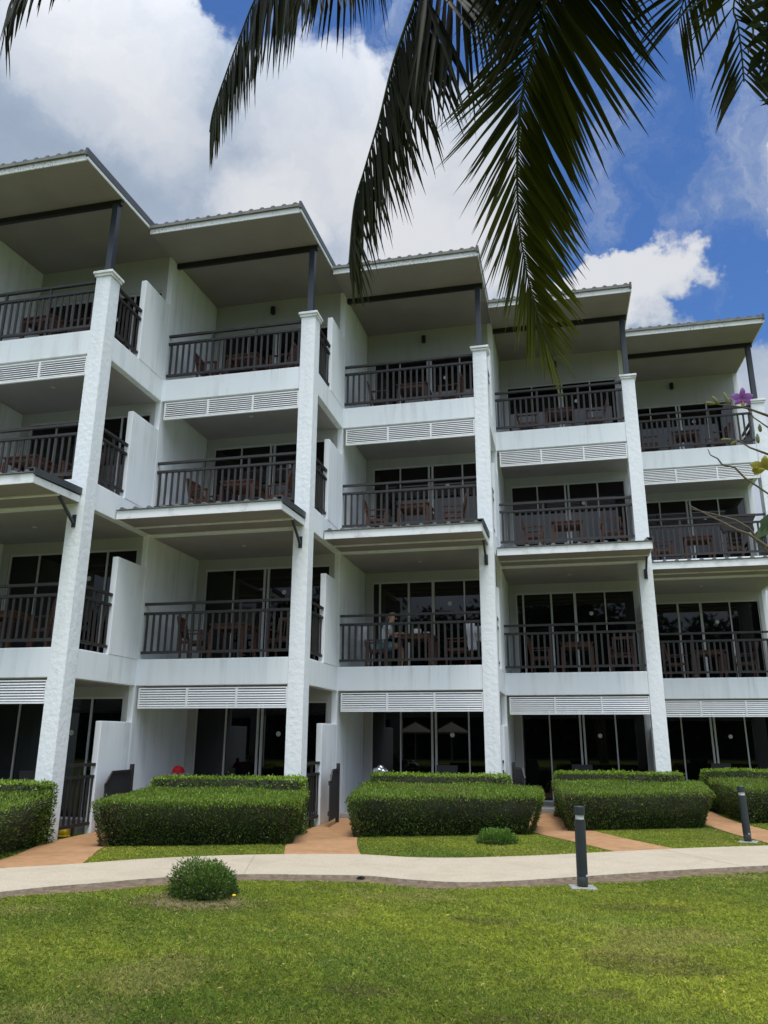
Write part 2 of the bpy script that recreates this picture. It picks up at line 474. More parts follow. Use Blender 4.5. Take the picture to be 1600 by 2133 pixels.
    m.bar((bxc, F - .03, 5.5), (bxc, F - .52, 5.875), .045, .045)
    m.build('canopy_bracket', MAT['steel'], cn)
    # patio plinth
    m = MB(); m.box(x0 + .0, x1 - .34, F + .37, B + .04, 0, ZT[0]); m.build('patio_floor', MAT['patio'], hotel)

# ------------------------------------------------------------------ furniture
def make_table():
    t = thing('balcony_table', '', 'table')
    m = MB()
    for j in range(6):
        m.box(-.40 + j * .1345, -.40 + j * .1345 + .127, -.38, .38, .735, .765)
    m.build('table_top', MAT['wood'], t)
    m = MB(); m.box(-.34, .34, -.35, -.325, .65, .735); m.box(-.34, .34, .325, .35, .65, .735); m.box(-.365, -.34, -.35, .35, .65, .735); m.box(.34, .365, -.35, .35, .65, .735)
    m.build('apron', MAT['wood'], t)
    for sx in (-1, 1):
        for sy in (-1, 1):
            m = MB(); m.box(sx * .355 - .035, sx * .355 + .035, sy * .34 - .035, sy * .34 + .035, .0, .65); m.build('leg', MAT['wood'], t)
    return t
def make_chair():
    """wooden armchair facing +x"""
    t = thing('wooden_armchair', '', 'chair')
    m = MB()
    for j in range(5): m.box(-.22 + j * .092, -.22 + j * .092 + .082, -.24, .24, .42, .442)
    m.box(-.22, .235, -.26, -.24, .37, .425); m.box(-.22, .235, .24, .26, .37, .425)
    m.build('seat', MAT['wood'], t)
    m = MB()
    for sy in (-1, 1): m.bar((-.225, sy * .25, .45), (-.33, sy * .25, .95), .04, .035, (0, 1, 0))
    m.bar((-.33, -.25, .93), (-.33, .25, .93), .025, .07); m.bar((-.245, -.23, .53), (-.245, .23, .53), .022, .05)
    for j in range(6):
        y = -.19 + j * .076; m.bar((-.25, y, .55), (-.325, y, .90), .04, .012, (0, 1, 0))
    m.build('backrest', MAT['wood'], t)
    for sy in (-1, 1):
        m = MB(); m.box(-.27, .25, sy * .27 - .03, sy * .27 + .03, .635, .66); m.build('armrest', MAT['wood'], t)
        for sx, zt in ((.215, .635), (-.225, .45)):
            m = MB(); m.box(sx - .022, sx + .022, sy * .262 - .02, sy * .262 + .02, 0, zt); m.build('leg', MAT['wood'], t)
    return t
tab0 = make_table(); ch0 = make_chair(); used = [False, False]
def place(proto, i, loc, rz, label, group):
    o = proto
    if used[i]: o = copy_tree(proto)
    used[i] = True
    o.location = loc; o.rotation_euler = (0, 0, rz); o['label'] = label; o['group'] = group
    return o
for k in range(1, 6):
    for fl in (1, 2, 3):
        j = random.uniform
        x0, F, z = XR[k - 1], FC[k], ZT[fl] + .002
        dx = j(-.08, .08)
        where = f'{FLW[fl]} of the {BAYW[k]}'
        place(tab0, 0, (x0 + 1.66 + dx, F + .86 + j(-.05, .1), z), j(-.03, .03), f'square reddish wooden table on the {where}', 'wooden tables on the balconies')
        if k > 1:
            place(ch0, 1, (x0 + .76 + dx + j(-.08, .06), F + .85, z), j(-.15, .15), f'left wooden armchair on the {where}', 'wooden armchairs on the balconies')
        rz = math.pi + j(-.2, .2)
        xx = x0 + 2.58 + dx
        if (k, fl) in ((4, 2), (4, 1), (2, 1), (1, 2)): rz = -math.pi / 2 + j(-.2, .2); xx = x0 + 2.83
        place(ch0, 1, (xx, F + .88, z), rz, f'right wooden armchair on the {where}', 'wooden armchairs on the balconies')

# dark patio chairs on the ground floor
def make_patio_chair():
    t = thing('patio_chair', '', 'chair')
    m = MB(); m.box(-.25, .25, -.25, .25, .40, .45); m.build('seat', MAT['dark_wicker'], t, bevel=.015)
    m = MB(); m.bar((-.25, 0, .45), (-.34, 0, .99), .48, .03, (1, 0, 0)); m.build('backrest', MAT['dark_wicker'], t)
    for sx in (-1, 1):
        for sy in (-1, 1):
            m = MB(); m.box(sx * .22 - .018, sx * .22 + .018, sy * .22 - .018, sy * .22 + .018, 0, .40); m.build('leg', MAT['frame'], t)
    return t
pc = make_patio_chair(); first = True
for k, ox, oy, rz in ((1, 2.75, .9, 1.75), (3, 2.25, 1.0, -1.5), (4, 1.7, 1.0, 1.5), (5, 1.55, .95, 1.62)):
    o = pc if first else copy_tree(pc); first = False
    o.location = (XR[k - 1] + ox, FC[k] + oy, ZT[0] + .001); o.rotation_euler = (0, 0, rz)
    o['label'] = f'dark patio chair behind the low hedge at the {BAYW[k]}'; o['group'] = 'dark patio chairs behind the low hedges'

# garden gates standing open beside the apartment walls
def make_gate():
    t = thing('garden_gate', '', 'gate')          # leaf runs from the post (origin) along -y
    m = MB(); m.box(-.035, .035, -.035, .035, 0, 1.19); m.build('post', MAT['rail'], t, bevel=.006)
    m = MB()
    for j in range(9):
        y = -.07 - j * .105
        h = 1.05 if j < 7 else (1.0 if j == 7 else .88)
        m.box(-.012, .012, y - .1, y, .14, h)
    m.box(-.034, -.012, -1.0, -.06, .24, .32); m.box(-.034, -.012, -.98, -.06, .80, .88)
    m.build('gate_leaf', MAT['dark_wicker'], t)
    m = MB(); m.bar((.016, -.06, 1.07), (.016, -.80, 1.07), .03, .05); m.bar((.016, -.80, 1.07), (.016, -1.01, .87), .03, .05)
    m.build('top_rail', MAT['rail'], t)
    return t
g0 = make_gate()
for k, loc, rz in ((2, (XR[1] + .16, FC[2] - .13, 0), R(4)), (3, (XR[2] + .2, FC[3] - .55, 0), R(7)), (4, (XR[3] + .14, FC[4] - .62, 0), R(16))):
    o = g0 if k == 2 else copy_tree(g0)
    o.location = loc; o.rotation_euler = (0, 0, rz); o['group'] = 'open garden gates'
    o['label'] = f'dark slatted garden gate standing open beside the walkway at the {BAYW[k]}'

# ------------------------------------------------------------------ person on the middle bay's lowest balcony
def skin_obj(name, pts, edges, mat, parent, root=0, sub=2):
    me = bpy.data.meshes.new(name); me.from_pydata([p[:3] for p in pts], edges, []); me.materials.append(mat)
    o = bpy.data.objects.new(name, me); COL.objects.link(o)
    s = o.modifiers.new('skin', 'SKIN'); s.use_smooth_shade = True
    for i, p in enumerate(pts):
        r = p[3] if len(p) < 5 else None
        me.skin_vertices[0].data[i].radius = (p[3], p[4] if len(p) > 4 else p[3])
        me.skin_vertices[0].data[i].use_root = i == root
    sb = o.modifiers.new('sub', 'SUBSURF'); sb.levels = sub; sb.render_levels = sub
    put(o, parent)
    return o
PX, PY, PZ = XR[2] + .80, FC[3] + .85, ZT[1]
person = thing('person', "person in pale blue shirt sitting at the table on the middle bay's lowest balcony", 'person', (PX, PY, PZ))
def P(x, y, z, *r): return (PX + x, PY + y, PZ + z, *r)
pts = [P(-.03, 0, .53, .13, .11), P(.03, 0, .70, .115, .09), P(.10, 0, .86, .125, .095), P(.16, 0, .98, .11, .085), P(.205, 0, 1.06, .052), P(.235, 0, 1.12, .07, .065), P(.26, 0, 1.19, .092, .078), P(.265, 0, 1.26, .07, .06)]
ed = [(i, i + 1) for i in range(7)]
for s in (-1, 1):
    b = len(pts)
    pts += [P(.02, s * .10, .52, .085), P(.25, s * .12, .535, .078), P(.45, s * .12, .54, .058), P(.47, s * .12, .34, .052), P(.45, s * .12, .09, .034), P(.46, s * .12, .045, .034), P(.55, s * .13, .035, .03), P(.64, s * .13, .025, .02)]
    ed += [(0, b)] + [(b + i, b + i + 1) for i in range(7)]
    b = len(pts)
    pts += [P(.15, s * .15, .99, .055), P(.20, s * .22, .88, .043), P(.27, s * .25, .78, .037), P(.42, s * .20, .80, .031), P(.52, s * .14, .805, .023), P(.565, s * .12, .802, .03, .015), P(.605, s * .11, .80, .03, .012)]
    ed += [(3, b)] + [(b + i, b + i + 1) for i in range(6)]
    w = b + 6
    for q, (dy, ln) in enumerate(((-.027, .06), (-.009, .075), (.009, .07), (.027, .055))):
        e = len(pts)
        pts += [P(.625 + ln * .45, s * .11 + dy, .803, .0085), P(.625 + ln, s * .11 + dy, .788, .0075)]
        ed += [(w, e), (e, e + 1)]
    e = len(pts)
    pts += [P(.575, s * .11 - s * .045, .80, .0095), P(.605, s * .11 - s * .06, .795, .008)]
    ed += [(b + 5, e), (e, e + 1)]
body = skin_obj('body', pts, ed, MAT['skin'], person)
sh = [P(-.01, 0, .56, .15, .125), P(.03, 0, .70, .14, .112), P(.10, 0, .86, .148, .115), P(.155, 0, .985, .125, .10), P(.19, 0, 1.035, .07)]
se = [(0, 1), (1, 2), (2, 3), (3, 4)]
for s in (-1, 1):
    b = len(sh); sh += [P(.15, s * .155, .99, .07), P(.205, s * .225, .87, .062)]; se += [(3, b), (b, b + 1)]
skin_obj('shirt', sh, se, MAT['shirt'], person)
so = [P(-.04, 0, .53, .145, .12)]; soe = []
for s in (-1, 1):
    b = len(so); so += [P(.03, s * .10, .525, .10), P(.22, s * .118, .535, .095), P(.33, s * .12, .537, .09)]; soe += [(0, b), (b, b + 1), (b + 1, b + 2)]
skin_obj('shorts', so, soe, MAT['shorts'], person)
def ellipsoid(mb, c, r, n=12, m=8, zmin=-1., tilt=0., mi=0):
    vs = []; fs = []; rows = []
    for i in range(m + 1):
        th = math.pi * i / m; z = max(math.cos(th), zmin)
        rr = math.sin(th) if math.cos(th) >= zmin else math.sqrt(max(0, 1 - zmin * zmin)) * .98
        for k in range(n):
            a = 2 * math.pi * k / n; x, y, zz = r[0] * rr * math.cos(a), r[1] * rr * math.sin(a), r[2] * z
            x, zz = x * math.cos(tilt) + zz * math.sin(tilt), -x * math.sin(tilt) + zz * math.cos(tilt)
            vs.append((c[0] + x, c[1] + y, c[2] + zz))
    for i in range(m):
        for k in range(n): fs.append((i * n + k, (i + 1) * n + k, (i + 1) * n + (k + 1) % n, i * n + (k + 1) % n))
    mb.add(vs, fs, mi)
m = MB(); ellipsoid(m, (PX + .25, PY, PZ + 1.235), (.108, .088, .095), 16, 10, -.15, -.55); m.build('hair', MAT['hair'], person, True)
m = MB(); ellipsoid(m, (PX + .352, PY, PZ + 1.175), (.016, .012, .02), 8, 6)
for s in (-1, 1): ellipsoid(m, (PX + .25, PY + s * .083, PZ + 1.185), (.02, .01, .03), 8, 6)
m.build('nose_and_ears', MAT['skin'], person, True)
m = MB()
for s in (-1, 1): ellipsoid(m, (PX + .335, PY + s * .032, PZ + 1.2), (.009, .011, .008), 8, 6)
m.build('eyes', MAT['black'], person, True)
# things on that table
TX, TY, TZ = XR[2] + 1.66, FC[3] + .86, ZT[1] + .77
m = MB(); m.box(TX - .05, TX + .11, TY - .22, TY - .12, TZ, TZ + .13)
tag(m.build('tissue_box', MAT['white_plastic'], None, bevel=.008), 'small white box standing on the table beside the seated person', 'box')
m = MB(); m.lathe([(.03, 0), (.055, .01), (.085, .045), (.08, .047), (.05, .015)], (TX + .24, TY - .2, TZ), 18)
tag(m.build('bowl', MAT['white_plastic'], None, True), 'shallow white bowl on the table of the seated person', 'bowl')

def draped(name, x, y, zt, w, front, back, mat, label, cat, axis='y', fold=5, amp=.02, lean=0.):
    """cloth hanging over a bar: w along axis, falls front / back"""
    nu, nv = 14, 16; vs = []; fs = []
    for i in range(nu + 1):
        u = i / nu - .5
        for j in range(nv + 1):
            s = j / nv * (front + back) - front
            drop = abs(s); side = math.copysign(1, s) if s else 0
            off = side * (.022 + amp * math.sin(u * fold * 6.28 + j * .25) * min(1, drop * 6))
            narrow = 1 - .25 * min(1, drop * 1.6) + .06 * math.sin(j * .7 + i)
            a = u * w * narrow + lean * drop; zz = zt - drop - (.02 * math.sin(i * 1.7) if drop > .25 else 0)
            vs.append((x + off, y + a, zz) if axis == 'y' else (x + a, y + off, zz))
    for i in range(nu):
        for j in range(nv): fs.append((i * (nv + 1) + j, (i + 1) * (nv + 1) + j, (i + 1) * (nv + 1) + j + 1, i * (nv + 1) + j + 1))
    m = MB(); m.add(vs, fs); o = m.build(name, mat, None, True)
    so = o.modifiers.new('thick', 'SOLIDIFY'); so.thickness = .008
    return tag(o, label, cat)
draped('towel', XR[2] + .42, FC[3] + .575, ZT[1] + .99, .24, .36, .30, MAT['towel'], 'white towel hung over the chair left of the seated person', 'towel', 'x')
draped('towel', XR[2] + 2.90, FC[3] + .60, ZT[1] + 1.0, .24, .62, .3, MAT['towel'], 'long crumpled white towel hanging on the chair near the middle column', 'towel', 'x', fold=3, amp=.03, lean=.12)
draped('towel', XR[2] + 3.13, FC[3] + .62, ZT[1] + .93, .22, .2, .35, MAT['towel'], 'short white towel behind the railing beside the middle column', 'towel', 'x', fold=2)
draped('cloth', XR[4] + 2.56, FC[5] + .11, ZT[2] + 1.195, .96, .50, .3, MAT['blue_towel'], 'dark brown cloth draped over the middle balcony railing of the rightmost bay', 'cloth', 'x', 2, .008)
# small ground floor things
m = MB(); ellipsoid(m, (XR[1] + .62, FC[2] + .9, 1.03), (.12, .12, .105), 18, 10, -.2); m.lathe([(.11, 0), (.155, -.02), (.155, -.012), (.11, .012)], (XR[1] + .62, FC[2] + .9, 1.01), 18)
m.v = [(x + .005 * math.sin(23 * z + 9 * y), y + .005 * math.sin(31 * x + 5 * z), z + .007 * math.sin(25 * x + 17 * y)) for x, y, z in m.v]
tag(m.build('sun_hat', MAT['red'], None, True), 'bright red rounded sun hat just above a low hedge, left of the second column', 'hat')
t = thing('hat_stand', 'dark post holding the red sun hat behind the low hedge', 'stand', (XR[1] + .62, FC[2] + .9, ZT[0]))
m = MB(); m.tube([(XR[1] + .62, FC[2] + .9, ZT[0] + .02), (XR[1] + .62, FC[2] + .9, 1.0)], .02); m.build('pole', MAT['rail'], t)
m = MB(); m.lathe([(.16, 0), (.16, .015), (.03, .03)], (XR[1] + .62, FC[2] + .9, ZT[0])); m.build('foot', MAT['rail'], t)
m = MB()
for q in range(7):
    a = q * .9; ellipsoid(m, (XR[2] + .86 + .10 * math.cos(a), FC[3] + .55 + .07 * math.sin(a), .99 + .015 * (q % 3)), (.085, .075, .07), 10, 7)
ellipsoid(m, (XR[2] + .86, FC[3] + .55, 1.06), (.08, .07, .075), 10, 7)
tag(m.build('foil_bag', MAT['silver'], None, True), 'crumpled shiny silver bag peeping over the low hedge at the middle bay', 'bag')
t = thing('side_table', 'dark side table carrying the silver bag behind the low hedge', 'table', (XR[2] + .86, FC[3] + .55, ZT[0]))
m = MB(); m.box(XR[2] + .66, XR[2] + 1.06, FC[3] + .38, FC[3] + .72, .885, .915); m.build('table_top', MAT['rail'], t)
for sx in (-1, 1):
    for sy in (-1, 1):
        m = MB(); cx, cy = XR[2] + .86 + sx * .17, FC[3] + .55 + sy * .14; m.box(cx - .02, cx + .02, cy - .02, cy + .02, ZT[0] + .001, .885); m.build('leg', MAT['rail'], t)
m = MB(); ellipsoid(m, (-8.74, 13.06, .075), (.11, .10, .085), 18, 10, -.6); m.lathe([(.12, .0), (.135, .012), (.11, .03)], (-8.74, 13.06, .012), 18)
tag(m.build('toy_bucket_lid', MAT['yellow'], None, True), 'yellow domed plastic toy lying by the foot of the leftmost column', 'toy')

# ------------------------------------------------------------------ ground, path, walkways
def sheet(name, top, bot, z, mat, skirt=.0, n=120, smat=None):
    def res(pl):
        P_ = np.array(pl, float)
        # Catmull-Rom through the points, then even spacing
        Q = [P_[0]]
        for i in range(len(P_) - 1):
            p0 = P_[max(i - 1, 0)]; p1 = P_[i]; p2 = P_[i + 1]; p3 = P_[min(i + 2, len(P_) - 1)]
            for tt in np.linspace(0, 1, 9)[1:]:
                Q.append(.5 * ((2 * p1) + (-p0 + p2) * tt + (2 * p0 - 5 * p1 + 4 * p2 - p3) * tt ** 2 + (-p0 + 3 * p1 - 3 * p2 + p3) * tt ** 3))
        Q = np.array(Q); L = np.concatenate([[0], np.cumsum(np.linalg.norm(np.diff(Q, axis=0), axis=1))])
        s = np.linspace(0, L[-1], n); return np.stack([np.interp(s, L, Q[:, 0]), np.interp(s, L, Q[:, 1])], 1)
    a, b = res(top), res(bot); m = MB()
    for i in range(n - 1):
        for r in range(4):
            f0, f1 = r / 4, (r + 1) / 4
            q = [a[i] * (1 - f0) + b[i] * f0, a[i] * (1 - f1) + b[i] * f1, a[i + 1] * (1 - f1) + b[i + 1] * f1, a[i + 1] * (1 - f0) + b[i + 1] * f0]
            m.add([(p[0], p[1], z) for p in q], [(0, 1, 2, 3)])
        if skirt:
            for e in (a, b):
                m.add([(e[i][0], e[i][1], z), (e[i + 1][0], e[i + 1][1], z), (e[i + 1][0], e[i + 1][1], z - skirt), (e[i][0], e[i][1], z - skirt)], [(0, 1, 2, 3) if e is b else (3, 2, 1, 0)], 1)
    o = m.build(name, [mat, smat or mat]); tag(o, kind='structure')
    return a, b
PT = [(-12, 6), (-9.2, 8.2), (-7.321, 9.624), (-6.628, 10.164), (-5.929, 10.822), (-5.085, 11.367), (-4.191, 11.745), (-3.131, 12.021), (-2.355, 11.933), (-1.672, 12.04), (-1.009, 12.33), (-.331, 12.699), (.738, 13.386), (1.879, 14.065), (3.069, 14.665), (6, 16.2), (10, 18.3)]
PB = [(-10, 3.8), (-7.5, 6.6), (-6.219, 8.229), (-5.9, 8.626), (-5.506, 8.97), (-5.107, 9.363), (-4.551, 9.779), (-3.884, 10.02), (-3.29, 10.136), (-2.573, 10.248), (-1.998, 10.121), (-1.405, 10.075), (-.852, 10.281), (-.293, 10.623), (.293, 11.015), (1.226, 11.624), (2.564, 12.407), (5.5, 14.1), (10, 16.6)]
pa, pb = sheet('garden_path', PT, PB, .05, MAT['path'], .06, 160, MAT['path_side'])
m = MB()
for i in (58, 98):
    a_, b_ = pa[i], pb[int(np.argmin(np.linalg.norm(pb - pa[i], axis=1)))]
    d_ = (b_ - a_); n_ = np.array([d_[1], -d_[0]]) / np.linalg.norm(d_) * .005
    m.add([(*(a_ + n_), .0525), (*(a_ - n_), .0525), (*(b_ - n_), .0525), (*(b_ + n_), .0525)], [(0, 1, 2, 3)])
tag(m.build('path_joint', MAT['path_side']), kind='structure')
t_ = np.gradient(pb, axis=0); nrm = np.stack([t_[:, 1], -t_[:, 0]], 1); nrm /= np.linalg.norm(nrm, axis=1)[:, None]
soil_out = pb + nrm * (.29 + .12 * vnoise(pb, 2.2, 3))[:, None]
m = MB()
for i in range(len(pb) - 1):
    m.add([(*pb[i], .014), (*soil_out[i], .008), (*soil_out[i + 1], .008), (*pb[i + 1], .014)], [(0, 1, 2, 3)])
tag(m.build('soil_strip', MAT['soil']), kind='structure')
WALKS = [
    ([(-9.3, 8.3), (-9.4, 10.5), (-9.6, 12)], [(-8.9, 8.5), (-8.9, 10.5), (-9.0, 12)]),
    ([(-7.9, 9.55), (-7.95, 10.6), (-8.40, 12.0), (-8.52, 13.2), (-8.52, 14.95)], [(-6.52, 10.15), (-6.85, 10.95), (-7.19, 11.75), (-7.42, 13.), (-7.5, 14.95)]),
    ([(-4.15, 11.68), (-4.54, 12.841), (-4.85, 14.4), (-4.93, 15.6), (-4.93, 17.35)], [(-3.05, 11.95), (-3.45, 13.2), (-3.78, 14.6), (-3.95, 16.0), (-4.0, 17.35)]),
    ([(.70, 13.28), (-.007, 14.531), (-.80, 15.88), (-1.25, 17.5), (-1.375, 19.7)], [(1.65, 13.85), (.90, 15.15), (.28, 16.5), (-.05, 17.9), (-.30, 19.7)]),
    ([(3.3, 14.75), (2.9, 16.338), (2.62, 18.1), (2.35, 20.), (2.247, 22.1)], [(4.3, 15.3), (3.8, 16.7), (3.45, 18.2), (3.3, 20), (3.3, 22.1)])]
wps = []
for i, (l, r) in enumerate(WALKS):
    if i == 0: continue
    a, b = sheet('walkway', l, r, .030 + .001 * i, MAT['walk'], .03, 50)
    wps.append(np.concatenate([a, b[::-1]]))

# lawn ground sheet
gm, nt, bs = new_mat('lawn_soil')
n1 = noise(nt, .55, 6, .6); n2 = noise(nt, 18, 5, .65)
mx = ramp_mix(nt, maprange(nt, n1.outputs[0], .35, .7).outputs[0], (.12, .17, .025), (.18, .18, .045))
mx2 = nt.nodes.new('ShaderNodeMix'); mx2.data_type = 'RGBA'
nt.links.new(maprange(nt, n2.outputs[0], .45, .7).outputs[0], mx2.inputs[0]); nt.links.new(mx.outputs[2], mx2.inputs[6]); mx2.inputs[7].default_value = (.10, .11, .03, 1)
nt.links.new(mx2.outputs[2], bs.inputs['Base Color']); bs.inputs['Roughness'].default_value = .95; bs.inputs['Specular IOR Level'].default_value = .1
m = MB(); m.add([(-400, -400, 0), (400, -400, 0), (400, 400, 0), (-400, 400, 0)], [(0, 1, 2, 3)])
tag(m.build('lawn_ground', gm), kind='structure')

# hedge footprints: bottom polygon (front left, front right, back right, back left)
HB = {1: [(-10.6, 9.25), (-7.98, 10.15), (-8.40, 11.72), (-11.0, 11.6)],
      2: [(-7.34, 11.95), (-4.56, 12.98), (-4.86, 14.12), (-7.60, 14.05)],
      3: [(-3.72, 14.14), (-.74, 15.46), (-.74, 16.5), (-4.05, 16.42)],
      4: [(-.05, 16.08), (2.50, 17.4), (2.62, 18.85), (-.22, 18.8)],
      5: [(3.55, 18.45), (6.3, 19.9), (6.3, 21.4), (3.42, 21.3)]}
SHB = {k: [(XR[k - 1] + a, FC[k] - .52), (XR[k] + .18, FC[k] - .52), (XR[k] + .18, FC[k] - .06), (XR[k - 1] + a, FC[k] - .06)] for k, a in ((1, .9), (2, .80), (3, .88), (4, 1.03), (5, .95))}

def inside(P2, poly):
    x, y = P2[:, 0], P2[:, 1]; c = np.zeros(len(P2), bool); n = len(poly)
    for i in range(n):
        x1, y1 = poly[i]; x2, y2 = poly[(i + 1) % n]
        cond = ((y1 > y) != (y2 > y)) & (x < (x2 - x1) * (y - y1) / (y2 - y1 + 1e-12) + x1)
        c ^= cond
    return c

def lawn_grass():
    bands = [(3.6, 6.2, 10500, 1.), (6.2, 8.2, 8500, 1.05), (8.2, 11, 6500, 1.1), (11, 20.5, 4600, 1.3)]
    out = []
    for y0, y1, den, sc in bands:
        xa, xb = (-8.0, 3.2) if y1 < 9 else ((-8.5, 4.5) if y1 < 12 else (-8.2, 7.5))
        nn = int((xb - xa) * (y1 - y0) * den)
        P2 = np.stack([RNG.uniform(xa, xb, nn), RNG.uniform(y0, y1, nn)], 1)
        # keep the part a camera near the photographer's place can see
        ang = np.arctan2(P2[:, 0], P2[:, 1])
        P2 = P2[(ang > R(-48)) & (ang < R(21))]
        keep = ~inside(P2, np.concatenate([pa, soil_out[::-1]]))
        for w in wps: keep &= ~inside(P2, w)
        for h in list(HB.values()):
            c = np.mean(h, 0); keep &= ~inside(P2, c + (np.array(h) - c) * .9)
        for bx_, by_ in ((.07, 10.25), (2.9, 15.3)): keep &= np.abs(P2 - [bx_, by_]).max(1) > .15
        for k in range(1, 6): keep &= ~((P2[:, 0] < XR[k]) & (P2[:, 0] > XR[k - 1]) & (P2[:, 1] > FC[k] - .3))
        P2 = P2[keep]
        thin = .5 + .5 * vnoise(P2, 2.6, 11)
        P2 = P2[RNG.uniform(0, 1, len(P2)) < np.clip(.55 + thin * .6, 0, 1)]
        out.append(np.concatenate([P2, np.full((len(P2), 1), sc)], 1))
    A = np.concatenate(out); P2 = A[:, :2]; sc = A[:, 2]; n = len(P2)
    # soil around the little shrub is nearly bare
    d = np.hypot(P2[:, 0] + 4.0, (P2[:, 1] - 8.5) * 1.3)
    ok = RNG.uniform(0, 1, n) < np.clip((d - .45) / .6 + .22, .2, 1)
    P2, sc = P2[ok], sc[ok]; n = len(P2)
    big = vnoise(P2, .9, 5); mid = vnoise(P2, 3.1, 6); dry = vnoise(P2 * [1, .8], 1.9, 9); fine = RNG.normal(0, .18, n)
    g1 = np.array([.15, .235, .044]); g2 = np.array([.43, .485, .082]); g3 = np.array([.47, .40, .18]); g4 = np.array([.20, .165, .09])
    clump = vnoise(P2, 14., 15)
    t = np.clip(.46 + .34 * big + .22 * mid + .12 * clump + fine, 0, 1)[:, None]
    col = g1 * (1 - t) + g2 * t
    q = np.clip((dry - .55) * 2.0 + RNG.normal(0, .3, n), 0, .38)[:, None]; col = col * (1 - q) + g3 * q
    brown = np.zeros(n)
    for cx, cy, rx, ry in ((.55, 7.0, .55, .28), (.15, 6.2, .22, .12), (-.15, 5.7, .22, .1), (-1.5, 5.9, .3, .16), (-.5, 5.5, .2, .1), (-3.9, 8.35, .9, .5), (-.9, 8.2, .35, .16), (.6, 9.2, .6, .15), (-2.4, 4.9, .3, .15), (-.8, 5.0, .25, .14)):
        brown = np.maximum(brown, 1.15 - ((P2[:, 0] - cx) / rx) ** 2 - ((P2[:, 1] - cy) / ry) ** 2 + .5 * mid)
    q = np.clip(brown, 0, .55)[:, None] * RNG.uniform(.3, 1, (n, 1)); col = col * (1 - q) + g4 * q
    straw = RNG.uniform(0, 1, n) < .03; col[straw] = g3 * RNG.uniform(.8, 1.5, (straw.sum(), 1))
    col *= RNG.uniform(.6, 1.55, (n, 1)) * (1 + .08 * clump)[:, None]
    h = RNG.uniform(.020, .048, n) * (1 + .25 * mid + .12 * clump) * (.75 + .25 * sc); wd = RNG.uniform(.0034, .0058, n) * sc
    az = RNG.uniform(0, 2 * np.pi, n); lean = RNG.uniform(.15, 1.25, n)
    B3 = np.concatenate([P2, np.zeros((n, 1))], 1)
    az2 = az + RNG.normal(0, .9, n)
    side = np.stack([-np.sin(az), np.cos(az), np.zeros(n)], 1) * wd[:, None] * .5
    hd = np.stack([np.cos(az), np.sin(az), np.zeros(n)], 1)
    m1 = B3 + hd * (h * lean * .35)[:, None] + np.array([0, 0, 1]) * (h * .62)[:, None]
    tip = B3 + hd * (h * lean)[:, None] + np.array([0, 0, 1]) * (h * (1.05 - .35 * lean))[:, None]
    V = np.stack([B3 - side, B3 + side, m1 + side * .8, tip, m1 - side * .8], 1).reshape(-1, 3)
    F = np.arange(n * 5).reshape(-1, 5)
    o = np_mesh('lawn_grass', V, F, MAT['grass'], np.repeat(col, 5, 0))
    tag(o, 'short mown green lawn with yellowish and brown patches', 'grass', kind='stuff')
lawn_grass()

